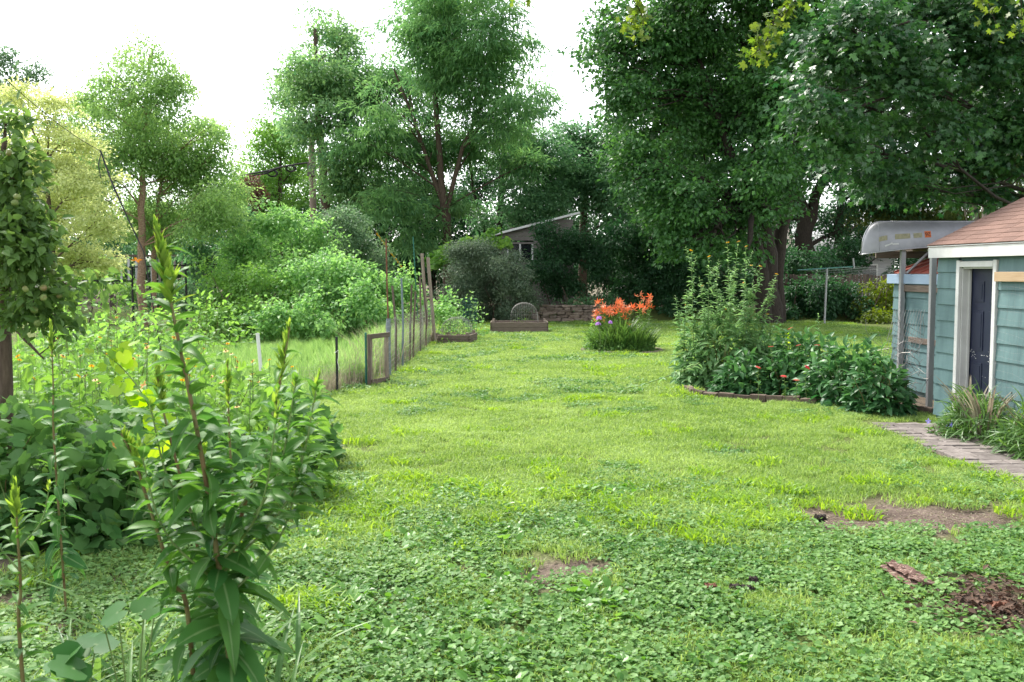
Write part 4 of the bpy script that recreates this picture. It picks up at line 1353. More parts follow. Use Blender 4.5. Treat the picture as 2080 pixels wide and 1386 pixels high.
# ------------------------------------------------------------------ wood on the ground
def chunk(name, label, a, b, r, mat, seed, flat=.7):
    g = np.random.default_rng(seed)
    n, k = 13, 18
    a = np.asarray(a, float); b = np.asarray(b, float)
    t = np.linspace(0, 1, n); V = []; rdg = 1 + g.normal(0, .26, k)
    ax = nrm(b - a); up_ = np.array((0, 0, 1.0)); sd_ = nrm(np.cross(ax, up_)); up_ = np.cross(sd_, ax)
    for i in range(n):
        for j in range(k):
            th = j * 2 * math.pi / k
            rr = r * (rdg[j] + g.normal(0, .10)) * (.55 if i in (0, n - 1) else 1)
            V.append(a + (b - a) * t[i] + g.normal(0, .006, 3) + rr * (math.cos(th) * sd_ + flat * math.sin(th) * up_))
    I = np.array([(i * k + j, i * k + (j + 1) % k, (i + 1) * k + (j + 1) % k, (i + 1) * k + j) for i in range(n - 1) for j in range(k)])
    V.append(a); V.append(b)
    me = bpy.data.meshes.new(name)
    fs = [tuple(map(int, q)) for q in I] + [(n * k, (j + 1) % k, j) for j in range(k)] + [(n * k + 1, (n - 1) * k + j, (n - 1) * k + (j + 1) % k) for j in range(k)]
    me.from_pydata([tuple(map(float, v)) for v in V], [], fs); me.update()
    return tag(link(name, me, mat), label, 'wood')
a, b = G(1806, 1168), G(1874, 1204)
chunk('rotten_log', 'split rotten log with pale reddish wood lying in the ground cover', a + (0, 0, .065), b + (0, 0, .05), .06, M['rot'], 3)
a = G(1655, 1062); chunk('wood_chunk', 'dark knobbly chunk of wood at the edge of the bare soil', a + (0, 0, .025), a + (.09, .03, .035), .035, M['charred'], 5)
a = G(1440, 1203); chunk('wood_chunk', 'small reddish brown bark piece in the ground cover', a + (-.02, 0, .03), a + (.05, .01, .03), .02, M['rusty'], 6)
a = G(1500, 1203); chunk('wood_chunk', 'long blackened stick piece lying in the ground cover', a + (-.05, .02, .03), a + (.09, -.04, .035), .022, M['charred'], 7)
a = G(1530, 1190); chunk('wood_chunk', 'short black charred lump beside the blackened stick', a + (-.02, 0, .035), a + (.03, .01, .035), .022, M['charred'], 8)
a = G(2030, 1245); chunk('wood_chunk', 'rust brown decayed stump piece in the leaf litter', a + (-.05, 0, .03), a + (.07, .03, .035), .035, M['rusty'], 9)
g = np.random.default_rng(71)
n = 1300
c = G(2060, 1240)
pos = np.stack([c[0] + g.normal(0, .27, n), c[1] + g.normal(0, .26, n), .012 + np.abs(g.normal(0, .026, n))], 1)
lm = leafmesh('leaf_litter', DIAMOND, pos, g.normal(size=(n, 3)) * (1, 1, .3), g.normal(size=(n, 3)) * .4 + (0, 0, 1), g.uniform(.02, .075, n), g.random(n))
tag(link('leaf_litter', lm, M['litter']), 'dark brown leaf litter and bark mulch heap on the ground', 'leaf litter', kind='stuff')

# straw and crumbs on the bare soil
g = np.random.default_rng(73); P_ = []
for cx, cy, rx, ry, k in BARE[:6]:
    n = int(500 * rx * ry * 6); P_.append(np.stack([cx + g.normal(0, rx * .75, n), cy + g.normal(0, ry * .75, n), np.zeros(n)], 1))
P_ = np.concatenate(P_); n = len(P_); P_[:, 2] = gz(P_[:, 0], P_[:, 1]) - .035 * bare(P_[:, 0], P_[:, 1]) + .004
lm = leafmesh('dry_bits', NARROW, P_, g.normal(size=(n, 3)) * (1, 1, .08), g.normal(size=(n, 3)) * .3 + (0, 0, 1), g.uniform(.012, .06, n), g.random(n))
tag(link('dry_bits', lm, M['dry']), 'dry grass clippings scattered on the bare soil', 'clippings', kind='stuff')

# ================================================================== trees and shrubs
def gp(px, Y, z=None):
    x = (px - 1040.0) / F * Y
    return np.array((x, Y, float(gz(x, Y)) if z is None else z))


def trunk(px_pts, Y, r0, r1, dY=0.0):
    """trunk drawn through photo points at depth Y, from the ground"""
    b = gp(px_pts[0][0], Y)
    pts = [b - (0, 0, .05)] + [P(x, y, Y + dY * (i + 1) / len(px_pts)) for i, (x, y) in enumerate(px_pts[1:])]
    return pts, np.linspace(r0, r1, len(pts))


rgT = np.random.default_rng(99)
def LB(L, Y, depth): return lobes_px(L, Y, depth, rgT)

# big maple in the middle
tree('maple_tree', 'big dark green maple with several stems behind the tall yellow flowers', 'tree', None,
     [trunk([(1566, 655), (1556, 520), (1545, 400), (1535, 250), (1525, 60), (1520, -120)], 38, .52, .14),
      trunk([(1580, 655), (1578, 540), (1600, 400), (1625, 260), (1650, 80)], 38.6, .34, .1),
      trunk([(1555, 655), (1540, 520), (1515, 400), (1470, 270), (1420, 120)], 37.5, .32, .08)],
     LB([(1300, 90, 95, 110), (1420, 40, 130, 120), (1560, 20, 130, 120), (1345, 250, 115, 100), (1450, 210, 130, 120), (1570, 210, 120, 120),
         (1395, 390, 110, 90), (1490, 395, 100, 85), (1285, 190, 65, 70), (1240, 50, 50, 60), (1430, 455, 90, 60), (1655, 130, 120, 130),
         (1310, 330, 80, 70), (1600, 370, 85, 60), (1450, -90, 160, 110), (1620, -90, 140, 100), (1350, 440, 55, 50), (1500, 470, 60, 40), (1215, 95, 35, 45), (1445, 500, 55, 28, -3), (1540, 330, 60, 60, -4), (1570, 430, 40, 35, -4), (1520, 510, 30, 18, -3), (1380, 500, 40, 30, -2)], 37, 9),
     WIDE, .17, M['bark_dark'], M['maple'], 1, cov=1.7, npc=46, rh=.8, rv=.2, droop=.4, limb_r=.36, twigs=.1)
# maple over the garage
tree('maple_tree', 'maple with long leafy limbs reaching over the garage roof', 'tree', None,
     [([np.array((12.2, 20.5, 0)), np.array((12.0, 20.4, 2.5)), np.array((11.7, 20.2, 5)), np.array((11.4, 19.5, 8)), np.array((11, 19, 11))], np.array((.42, .36, .3, .22, .1)))],
     LB([(1690, 235, 95, 70, -3), (1800, 150, 130, 95, -2), (1945, 110, 130, 110, -1), (2055, 240, 90, 100, 0), (1880, 270, 120, 75, -2), (1730, 60, 120, 80, -2.5),
         (1770, 330, 95, 45, -2), (1985, 10, 150, 80, -1), (1625, 175, 48, 40, -3), (2090, 90, 90, 120, 0), (1960, 325, 95, 40, 0), (1660, 90, 60, 60, -2), (1840, 30, 120, 70, -1),
         (2120, 330, 80, 60, 1), (1860, 365, 90, 28, 0), (1990, 375, 80, 30, 1), (2080, 395, 60, 30, 2), (1750, 375, 60, 22, -1), (1850, 220, 110, 70, 1), (1990, 200, 110, 80, 1), (1740, 180, 90, 70, 0), (1850, -70, 200, 70, 0), (1690, 300, 45, 35, -3)], 18, 3),
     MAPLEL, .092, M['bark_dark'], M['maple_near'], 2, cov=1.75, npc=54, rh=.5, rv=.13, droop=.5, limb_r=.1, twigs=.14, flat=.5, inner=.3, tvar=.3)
# tree behind it whose fork shows above the hedge
tree('maple_tree', 'dark forked maple standing before the neighbour houses', 'tree', None,
     [trunk([(1633, 640), (1634, 520), (1632, 440), (1610, 370), (1590, 260)], 48, .55, .2), trunk([(1637, 640), (1637, 500), (1650, 420), (1680, 330), (1700, 230)], 48, .4, .14),
      trunk([(1706, 640), (1704, 520), (1705, 430), (1715, 330)], 50, .3, .14)],
     LB([(1640, 320, 90, 55), (1720, 330, 80, 50), (1790, 370, 80, 60), (1580, 320, 60, 50), (1700, 250, 90, 60), (1840, 330, 80, 80), (1640, 200, 100, 80), (1705, 465, 18, 45), (1605, 440, 35, 22)], 48, 5),
     DIAMOND, .2, M['bark_dark'], M['dark'], 3, cov=1.4, npc=36, rh=.8, rv=.25, limb_r=.3)
tree('maple_tree', 'tall maple standing deep behind the big maple', 'tree', None, [trunk([(1470, 600), (1470, 400), (1475, 200)], 56, .3, .1)],
     LB([(1400, 200, 110, 90), (1520, 180, 110, 90), (1600, 280, 90, 70), (1460, 330, 120, 80), (1370, 330, 80, 80), (1580, 100, 110, 90), (1440, 80, 100, 90), (1350, 420, 90, 60), (1560, 400, 60, 50), (1480, 440, 90, 50)], 56, 4),
     WIDE, .34, M['bark_dark'], M['dark'], 18, cov=1.1, npc=40, rh=1.1, rv=.4, limb_r=.1, twigs=.04)
# spruces right back
for j, (px, Y, lob) in enumerate(((1981, 46, [(1960, 420, 60, 40), (1900, 440, 70, 30), (1985, 330, 40, 50), (1940, 350, 50, 40), (1975, 240, 45, 60)]),
                                  (2004, 43, [(2050, 400, 60, 40), (2070, 330, 60, 60), (2020, 300, 30, 40), (2010, 210, 45, 60), (2100, 420, 60, 40)]))):
    tree('spruce_tree', ('spruce with slim pale trunk and drooping sprays above the shingle roof', 'spruce with thicker pale trunk rising behind the shingle roof')[j], 'tree', None,
         [trunk([(px, 640), (px, 480), (px - 2, 330), (px - 4, 120)], Y, .26, .12)], LB(lob, Y + 1.5, 3), NARROW, .3, M['bark_pale'], M['conifer'], 10 + j, cov=1.5, npc=50, rh=.7, rv=.1, droop=.7, jit=.4, limb_r=.08)
tree('pine_tree', 'dark evergreen filling the gap behind the canoe', 'tree', None, [trunk([(1850, 640), (1850, 480), (1850, 300)], 50, .25, .1)],
     LB([(1850, 450, 70, 50), (1780, 420, 50, 50), (1900, 400, 80, 50), (1830, 380, 60, 40), (1960, 470, 60, 40)], 50, 4), NARROW, .34, M['bark_dark'], M['conifer'], 13, cov=2.0, npc=50, rh=.8, rv=.2, droop=.5, limb_r=.1)

# central locusts
tree('locust_tree', 'tall feathery locust with brown trunk standing behind the leaning stakes', 'tree', None,
     [trunk([(914, 590), (910, 500), (902, 420), (893, 330), (885, 200), (880, 60), (880, -40)], 46, .24, .05), trunk([(908, 590), (905, 430), (870, 330), (840, 240), (800, 140)], 46, .15, .04),
      trunk([(912, 590), (908, 420), (940, 300), (985, 200), (1010, 80)], 46, .15, .04)],
     LB([(870, 50, 110, 70), (985, 50, 95, 70), (965, 170, 120, 70), (825, 190, 100, 70), (1040, 190, 60, 50), (880, 290, 110, 55), (780, 310, 90, 60), (985, 285, 80, 40), (1060, 110, 45, 50),
         (920, -40, 120, 60), (800, 410, 80, 50), (890, 395, 80, 40), (1010, 250, 60, 35), (760, 230, 70, 60), (840, 480, 70, 40), (765, 160, 45, 40), (745, 290, 60, 50), (1080, 200, 40, 40), (930, 110, 100, 70), (1050, 270, 50, 40), (720, 170, 45, 45), (1075, 330, 40, 35)], 46, 8),
     NARROW, .3, M['bark_brown'], M['locust'], 4, cov=1.75, npc=46, rh=.85, rv=.14, droop=.45, jit=.5, limb_r=.09, rough=.35)
tree('walnut_tree', 'upright rounded walnut tree rising beside the utility pole', 'tree', None,
     [trunk([(668, 590), (665, 440), (655, 330), (645, 200), (640, 60)], 48, .3, .08)],
     LB([(642, 60, 30, 50), (620, 150, 60, 55), (700, 110, 50, 55), (592, 215, 42, 45), (655, 245, 75, 60), (690, 330, 70, 55), (720, 200, 60, 70), (640, 160, 70, 60), (585, 160, 30, 30), (730, 400, 70, 60), (690, 60, 30, 35)], 48, 6),
     DIAMOND, .2, M['bark_brown'], M['walnut'], 5, cov=1.6, npc=40, rh=.7, rv=.25, droop=.4, limb_r=.16, rough=.35)
tree('ash_tree', 'pale green small tree left of the utility pole', 'tree', None, [trunk([(570, 590), (568, 400), (570, 300)], 58, .2, .06)],
     LB([(560, 300, 50, 45), (600, 335, 60, 45), (525, 320, 35, 30), (590, 270, 40, 30), (560, 390, 70, 50), (630, 400, 50, 50), (510, 370, 45, 45), (500, 420, 45, 40), (540, 260, 35, 30)], 58, 5), DIAMOND, .2, M['bark_brown'], M['light'], 6, cov=1.6, npc=40, rh=.8, rv=.25, limb_r=.1)
tree('locust_tree', 'younger locust with gaps of sky left of the old shed', 'tree', None,
     [trunk([(1016, 590), (1016, 430), (1020, 340), (1040, 260)], 50, .2, .07), trunk([(1000, 590), (985, 470), (960, 380), (955, 320)], 51, .12, .05)],
     LB([(1085, 320, 60, 50), (1065, 270, 40, 30), (1130, 350, 60, 45), (1055, 395, 60, 35), (1110, 400, 50, 45), (1130, 300, 50, 45), (980, 430, 40, 30), (1060, 450, 60, 25), (1040, 330, 35, 30)], 50, 4), DIAMOND, .17, M['bark_dark'], M['under'], 7, cov=1.6, npc=36, rh=.7, rv=.2, limb_r=.1)
tree('elm_tree', 'broad leafy tree right behind the old shed roof', 'tree', None, [trunk([(1185, 590), (1185, 430), (1190, 330), (1195, 250)], 52, .25, .08)],
     LB([(1180, 320, 60, 60), (1215, 390, 60, 70), (1160, 270, 45, 35), (1150, 390, 50, 50), (1250, 340, 50, 60), (1240, 270, 45, 40), (1270, 420, 60, 60), (1290, 480, 60, 50)], 52, 5), DIAMOND, .2, M['bark_brown'], M['under'], 8, cov=2.1, npc=40, rh=.75, rv=.25, limb_r=.14)
# understory wood behind everything
for j, (px, Y, lob, mt, lb) in enumerate((
        (540, 60, [(520, 420, 60, 60), (560, 470, 70, 60), (480, 400, 50, 50), (610, 460, 60, 50)], 'under', 'understory tree thick with leaves behind the raspberry hedge'),
        (720, 56, [(700, 470, 70, 60), (760, 480, 60, 60), (650, 480, 60, 60), (780, 400, 70, 60), (720, 420, 60, 50), (830, 540, 60, 50)], 'dark', 'dark understory tree between the utility pole and the locust'),
        (880, 57, [(860, 480, 70, 60), (940, 490, 70, 50), (890, 430, 60, 50), (970, 520, 60, 50), (830, 390, 60, 50)], 'dark', 'dark understory tree behind the locust trunk'),
        (1090, 58, [(1060, 500, 60, 50), (1130, 490, 60, 60), (1190, 470, 60, 60), (1100, 440, 40, 20), (1240, 530, 70, 60)], 'dark', 'dark understory tree behind the old shed'),
        (1340, 58, [(1330, 500, 80, 60), (1430, 510, 80, 60), (1290, 560, 70, 50), (1500, 540, 70, 40), (1400, 580, 80, 40)], 'dark', 'dark understory tree deep behind the big maple'),
        (400, 58, [(380, 470, 60, 50), (440, 450, 60, 60), (330, 490, 50, 40), (300, 440, 60, 50)], 'under', 'green understory tree behind the birch'),
        (1720, 58, [(1660, 430, 60, 40), (1760, 440, 70, 50), (1840, 470, 70, 50), (1740, 500, 50, 22), (1900, 480, 60, 50), (1620, 500, 30, 30)], 'dark', 'dark understory tree between the forked maple and the spruces'),
        (60, 62, [(20, 520, 90, 50), (120, 530, 80, 40), (200, 540, 70, 35), (280, 540, 60, 40), (60, 450, 70, 40), (240, 500, 50, 40)], 'under', 'far bushy tree behind the golden tree and fence'),
        (420, 64, [(340, 545, 70, 35), (420, 540, 70, 40), (490, 530, 60, 45), (440, 490, 60, 40), (370, 500, 50, 30)], 'dark', 'far dark bushy tree behind the neighbour porch'),
        (650, 64, [(600, 540, 80, 50), (700, 545, 80, 40), (800, 550, 80, 40), (900, 550, 80, 40), (1000, 550, 80, 40)], 'dark', 'far dark thicket behind the locusts'),
        (1480, 64, [(1100, 550, 90, 40), (1230, 560, 90, 40), (1560, 570, 90, 40), (1680, 560, 60, 30), (1420, 540, 90, 50)], 'dark', 'far dark thicket behind the big maple'),
        (985, 60, [(960, 380, 50, 40), (1010, 350, 50, 40), (1030, 430, 50, 40), (940, 430, 40, 40), (1000, 470, 50, 30), (1080, 450, 50, 40)], 'dark', 'dark understory tree filling the gap right of the locust trunk'),
        (130, 52, [(120, 400, 80, 70), (40, 380, 80, 80), (200, 470, 70, 50), (30, 480, 80, 50)], 'under', 'green background tree behind the golden tree'))):
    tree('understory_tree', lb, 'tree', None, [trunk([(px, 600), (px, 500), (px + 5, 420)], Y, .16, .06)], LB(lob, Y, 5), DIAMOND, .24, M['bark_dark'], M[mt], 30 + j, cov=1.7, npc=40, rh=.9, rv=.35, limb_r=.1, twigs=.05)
# left side
tree('birch_tree', 'river birch with peeling tan trunk and airy light green crown', 'tree', None,
     [trunk([(291, 600), (287, 500), (289, 400), (292, 300), (297, 200), (305, 110)], 33, .16, .04), trunk([(315, 600), (312, 520), (320, 420), (335, 320), (345, 230)], 33.6, .1, .03)],
     LB([(312, 105, 30, 40), (265, 190, 70, 55), (345, 200, 60, 65), (200, 240, 50, 50), (395, 260, 55, 35), (300, 310, 100, 60), (415, 350, 50, 45), (215, 350, 50, 50), (350, 410, 95, 50), (170, 190, 30, 28), (440, 410, 45, 45),
         (255, 120, 28, 35), (430, 255, 30, 25), (270, 430, 70, 45), (330, 470, 70, 30), (300, 250, 70, 50), (420, 440, 60, 50), (380, 330, 60, 45), (230, 300, 60, 50), (450, 300, 20, 20), (440, 340, 45, 40), (460, 400, 45, 45), (160, 300, 45, 45), (175, 380, 45, 45)], 33, 4),
     DIAMOND, .115, M['bark_birch'], M['birch'], 14, cov=1.5, npc=34, rh=.55, rv=.2, droop=.45, limb_r=.07, rough=.35, inner=.3)
tree('golden_tree', 'yellow leaved golden tree beside the birch', 'tree', None,
     [trunk([(110, 640), (108, 560), (100, 450), (95, 330)], 25, .12, .04)],
     LB([(85, 225, 50, 45), (140, 290, 60, 45), (60, 310, 70, 70), (165, 385, 70, 45), (95, 440, 95, 55), (190, 455, 55, 40), (70, 510, 80, 40), (200, 530, 40, 25), (130, 350, 70, 50), (40, 200, 40, 35), (170, 520, 60, 30)], 25, 3),
     DIAMOND, .10, M['bark_brown'], M['golden'], 15, cov=1.5, npc=40, rh=.45, rv=.08, droop=.2, limb_r=.06)
tree('ash_tree', 'dark crowned tree at the sky edge behind the golden tree', 'tree', None, [trunk([(30, 640), (30, 400), (35, 200)], 48, .25, .08)],
     LB([(5, 130, 18, 40), (45, 160, 40, 25), (10, 200, 50, 50), (75, 135, 18, 15), (20, 280, 60, 60), (110, 240, 30, 30)], 48, 3), DIAMOND, .18, M['bark_dark'], M['blue'], 16, cov=1.3, npc=36, rh=.6, rv=.2, limb_r=.1)

# apple tree with fruit
ap = tree('apple_tree', 'apple tree with small green apples at the edge of the wild bed', 'tree', None,
     [([gp(8, 8.2), P(12, 700, 8.2), P(8, 600, 8.2), P(-2, 500, 8.1), P(0, 380, 8.0), P(10, 280, 7.9)], np.array((.06, .055, .05, .045, .03, .018))),
      ([P(6, 580, 8.2), P(60, 540, 8.0), P(110, 560, 7.8), P(165, 600, 7.7)], np.array((.035, .025, .015, .006))), ([P(10, 640, 8.2), P(50, 690, 8.0), P(90, 730, 7.9)], np.array((.025, .015, .006)))],
     LB([(25, 300, 38, 50), (0, 400, 50, 60), (55, 420, 30, 35), (40, 500, 55, 45), (85, 590, 45, 50), (25, 640, 45, 40), (130, 580, 28, 22), (20, 240, 25, 20), (-60, 330, 60, 90), (-70, 500, 70, 90), (60, 560, 50, 40), (110, 640, 25, 25), (205, 560, 25, 14), (5, 460, 50, 40), (30, 360, 45, 50), (60, 470, 45, 40)], 7.7, .9),
     OVAL, .09, M['bark_brown'], M['apple'], 17, cov=2.6, npc=16, rh=.17, rv=.1, droop=.5, jit=.9, flat=.6, limb_r=.03, twigs=.35)
M['applefruit'] = surf('apple_skin', (.10, .155, .035), (.16, .21, .06), .45, 6, (1, 1, 1), 0, c3=(.22, .13, .07), rnd=.1)
bm = bmesh.new(); bmesh.ops.create_uvsphere(bm, u_segments=12, v_segments=8, radius=.027)
for v in bm.verts:
    r_ = math.hypot(v.co.x, v.co.y)
    v.co.z = v.co.z * .92 - (.012 * max(0, 1 - r_ / .02) * (1 if v.co.z > 0 else -.6))
ame = bpy.data.meshes.new('apple'); bm.to_mesh(ame); bm.free(); ame.materials.append(M['applefruit'])
for p_ in ame.polygons: p_.use_smooth = True
ab = np.array(ap.location)
for px, py, Y in ((88, 585, 7.3), (88, 605, 7.25), (95, 585, 7.4), (78, 514, 7.4), (110, 540, 7.4), (108, 555, 7.5), (76, 657, 7.3), (42, 622, 7.4), (35, 400, 7.3), (30, 412, 7.35), (58, 352, 7.4), (70, 630, 7.3), (20, 660, 7.4), (147, 570, 7.5), (20, 505, 7.3), (52, 588, 7.2), (18, 310, 7.3), (120, 600, 7.4)):
    oo = link('apple', ame, None, ap); oo.location = tuple(P(px, py, Y) - ab); oo.rotation_euler = (px * .1, py * .07, px)

# hedges and shrubs
def shrub(name, label, stems, Y, lob, depth, leaf, size, mat, seed, cov=1.7, npc=30, rh=.35, rv=.2, group=None, **kw):
    tr = [([gp(s, Y), gp(s, Y) + (rgT.normal(0, .15), rgT.normal(0, .15), .6), gp(s, Y) + (rgT.normal(0, .3), rgT.normal(0, .2), 1.4)], np.array((.03, .022, .012))) for s in stems]
    return tree(name, label, 'shrub', group, tr, LB(lob, Y, depth), leaf, size, M['bark_brown'], M[mat], seed, cov=cov, npc=npc, rh=rh, rv=rv, limb_r=.04, twigs=.1, crownname='foliage', **kw)

shrub('raspberry_bush', 'big bright raspberry thicket behind the plot grass', (620, 680, 740), 28, [(690, 590, 75, 55), (610, 590, 65, 50), (740, 620, 50, 45), (640, 640, 70, 40), (700, 650, 60, 30), (560, 640, 50, 35), (770, 600, 35, 45), (650, 540, 60, 40), (730, 550, 50, 45), (600, 660, 60, 25), (700, 670, 60, 20)], 3, WIDE, .12, 'raspberry', 40, cov=1.7, droop=.5)
shrub('raspberry_bush', 'pale raspberry thicket below the neighbour porch', (440, 500, 540), 28, [(470, 600, 60, 40), (520, 570, 55, 50), (450, 640, 60, 35), (510, 640, 60, 35), (560, 600, 45, 40), (430, 560, 35, 35)], 3, WIDE, .10, 'light', 41, cov=1.5, droop=.5)
shrub('elder_bush', 'light green leafy shrub reaching up beside the utility pole', (560, 600), 34, [(560, 450, 50, 40), (520, 490, 50, 45), (600, 480, 50, 45), (550, 530, 70, 40), (620, 530, 60, 45), (480, 530, 45, 45), (650, 500, 40, 40)], 3, DIAMOND, .16, 'raspberry', 42, cov=1.7)
shrub('dogwood_bush', 'bluish green shrub between raspberry thicket and dark trees', (690, 730), 37, [(690, 470, 45, 45), (730, 500, 45, 50), (660, 520, 40, 40), (700, 540, 60, 40), (760, 540, 40, 40)], 3, DIAMOND, .12, 'blue', 43, cov=1.7)
shrub('elder_bush', 'dark leafy shrub under the birch crown', (440, 480), 36, [(440, 480, 45, 40), (480, 450, 40, 35), (420, 530, 40, 40), (470, 520, 40, 40), (390, 500, 35, 30)], 3, DIAMOND, .16, 'under', 44, cov=1.6)
shrub('russet_bush', 'reddish brown leaved bush below the cable bundle', (515,), 52, [(515, 370, 22, 22), (525, 395, 16, 20), (505, 390, 14, 20), (520, 430, 20, 25)], 1, DIAMOND, .14, 'russet', 45, cov=1.1)
shrub('raspberry_bush', 'raspberry canes behind the wire fence near the stakes', (800, 830), 29.5, [(800, 590, 30, 35), (820, 560, 30, 30), (840, 610, 30, 40), (790, 640, 35, 30), (900, 620, 30, 30), (920, 650, 25, 20)], 1.5, WIDE, .11, 'raspberry', 46, cov=1.1)
shrub('honeysuckle_bush', 'large greyish honeysuckle bush in front of the old shed', (960, 1000, 1040), 39.3, [(985, 560, 70, 55), (930, 590, 45, 50), (1040, 545, 45, 50), (1000, 620, 75, 35), (940, 630, 40, 25), (1050, 600, 40, 45), (960, 510, 50, 28)], 2.5, DIAMOND, .095, 'grey', 47, cov=1.7, npc=36)
shrub('grape_vine', 'bright grape vine sprawling over bushes left of the old shed', (910, 950), 41, [(930, 508, 45, 18), (985, 488, 40, 16), (890, 530, 30, 20), (1010, 475, 18, 12)], 1.5, GRAPE, .13, 'light', 48, cov=1.7, npc=22)
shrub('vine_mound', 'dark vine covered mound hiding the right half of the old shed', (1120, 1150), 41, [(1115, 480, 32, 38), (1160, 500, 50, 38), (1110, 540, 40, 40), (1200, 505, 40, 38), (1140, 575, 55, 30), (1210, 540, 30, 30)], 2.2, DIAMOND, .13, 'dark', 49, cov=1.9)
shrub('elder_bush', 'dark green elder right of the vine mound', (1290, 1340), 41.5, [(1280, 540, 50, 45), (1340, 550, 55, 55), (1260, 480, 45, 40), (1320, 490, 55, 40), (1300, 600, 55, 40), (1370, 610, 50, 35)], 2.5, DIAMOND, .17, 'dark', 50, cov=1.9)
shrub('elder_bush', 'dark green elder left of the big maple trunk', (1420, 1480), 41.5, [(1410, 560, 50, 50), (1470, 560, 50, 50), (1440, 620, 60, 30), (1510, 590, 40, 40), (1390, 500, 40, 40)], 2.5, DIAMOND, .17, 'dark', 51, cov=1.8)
shrub('honeysuckle_bush', 'pale leafy bush between the golden tree and the porch rails', (180, 240), 38, [(150, 545, 50, 35), (210, 560, 50, 30), (120, 580, 60, 30), (260, 585, 40, 22)], 2, DIAMOND, .13, 'light', 57, cov=1.3)
shrub('honeysuckle_bush', 'green bush between the birch trunk and the raspberry thicket', (350, 400), 37, [(340, 600, 45, 30), (390, 585, 35, 35), (410, 610, 40, 30), (300, 615, 40, 20)], 2, DIAMOND, .13, 'under', 58, cov=1.3)
shrub('hosta_clump', 'low leafy plants growing over the stone wall', (1150, 1200), 39.6, [(1110, 622, 18, 8), (1145, 618, 20, 9), (1190, 612, 26, 12), (1232, 606, 20, 12)], .5, OVAL, .12, 'under', 52, cov=1.2, npc=16, zmin=.4)
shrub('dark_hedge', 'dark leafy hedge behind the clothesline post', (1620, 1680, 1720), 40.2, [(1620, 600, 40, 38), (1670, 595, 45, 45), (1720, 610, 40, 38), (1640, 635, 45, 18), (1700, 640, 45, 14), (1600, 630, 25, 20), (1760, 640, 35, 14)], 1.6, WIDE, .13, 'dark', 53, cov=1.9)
shrub('mock_orange_bush', 'yellow green bush in front of the picket fence', (1770, 1800), 39, [(1775, 600, 35, 30), (1805, 615, 30, 30), (1780, 640, 40, 16), (1750, 625, 20, 18), (1810, 580, 18, 16)], 1.2, WIDE, .12, 'lime', 54, cov=1.1)
shrub('dark_hedge', 'black green yew mass left of the picket fence', (1640, 1700), 44, [(1630, 535, 50, 35), (1700, 530, 50, 40), (1740, 520, 35, 30), (1590, 560, 40, 40)], 1.6, WIDE, .14, 'dark', 55, cov=1.7)
shrub('dark_hedge', 'shaded bushes between the shed and the picket fence', (1830, 1880), 43, [(1840, 560, 40, 50), (1890, 560, 50, 60), (1850, 500, 40, 30), (1830, 620, 30, 30)], 1.6, WIDE, .14, 'dark', 56, cov=1.5)
# hanging sprigs of the overhanging maple, sunlight painted into their leaf colour
for j, (lb, sprig) in enumerate((('sunlit yellow green maple sprig hanging alone against the sky gap', [(1300, -40, 1290, 40), (1292, 20, 1272, 62), (1285, 0, 1305, 72)]),
                                 ('long sunlit maple sprig hanging before the dark maple', [(1640, -60, 1560, 60), (1575, 30, 1520, 118), (1545, 70, 1545, 105), (1600, 0, 1580, 40)]),
                                 ('sunlit maple twig tip at the upper edge of the sky', [(1090, -50, 1050, 8)]),
                                 ('sunlit maple leaves hanging above the garage', [(2010, -60, 2030, 60), (2060, -40, 2070, 70), (1985, -40, 2000, 20)]))):
    Y = (11, 10, 13, 12)[j]
    a0 = P(sprig[0][0], sprig[0][1], Y)
    ro = empty('maple_sprig', a0, 0, lb, 'maple branch')
    tb = Tubes(); pos = []; dr = []
    g = np.random.default_rng(200 + j)
    # the twig hangs from a limb that runs up and back to the garage maple
    lim = np.array((11.4, 19.2, 8.8))
    tb.tube(bend(lim - a0, np.zeros(3), g, 10, .03, .12), np.linspace(.05, .01, 10), 6)
    for x0, y0, x1, y1 in sprig:
        q = bend(P(x0, y0, Y), P(x1, y1, Y + g.normal(0, .1)), g, 8, .06)
        tb.tube(q - a0, np.linspace(.008, .003, 8), 5)
        for k in range(8):
            for s in range(5):
                pos.append(q[k] + g.normal(0, .065, 3)); dr.append(np.array((g.normal(0, .8), g.normal(0, .5), -.5 + g.normal(0, .3))))
    tb.build('twig', M['bark_dark'], ro, smooth=True)
    pos = np.array(pos); dr = np.array(dr); n = len(pos)
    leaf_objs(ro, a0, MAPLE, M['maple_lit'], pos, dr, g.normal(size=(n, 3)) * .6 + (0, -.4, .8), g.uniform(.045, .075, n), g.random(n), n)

# ================================================================== garden plants
LANCE = lance(.15, 5, .32, .06, .4)
LANCE2 = lance(.175, 6, .26, .07, .42, .012)
LANCE2B = lance(.15, 6, .5, .12, .38, .02)
LANCE2C = lance(.2, 6, .12, .03, .45, .025)
LANCEW = lance(.22, 5, .25, .06, .4)
STRAP = lance(.03, 7, .5, .012, .35)
ARCH = lance(.018, 8, .8, .006, .4)
ARCHL = lance(.04, 6, .6, .012, .4)
STRAP2 = lance(.028, 7, .35, .01, .35)
PETAL = lance(.16, 4, .9, .02, .5)
RAY = lance(.15, 3, .15, .01, .6)
TRI = lobed([(0, .92), (14, .74), (28, .62), (46, .78), (60, .66), (85, .6), (110, .62), (140, .5), (168, .2)])      # three lobed bramble leaf


def stalk(root, base, pts, r0, r1, mat, name='stem', k=6):
    t = Tubes(); pts = np.asarray(pts)
    t.tube(pts - base, np.linspace(r0, r1, len(pts)), k)
    return t.build(name, mat, root, smooth=True)


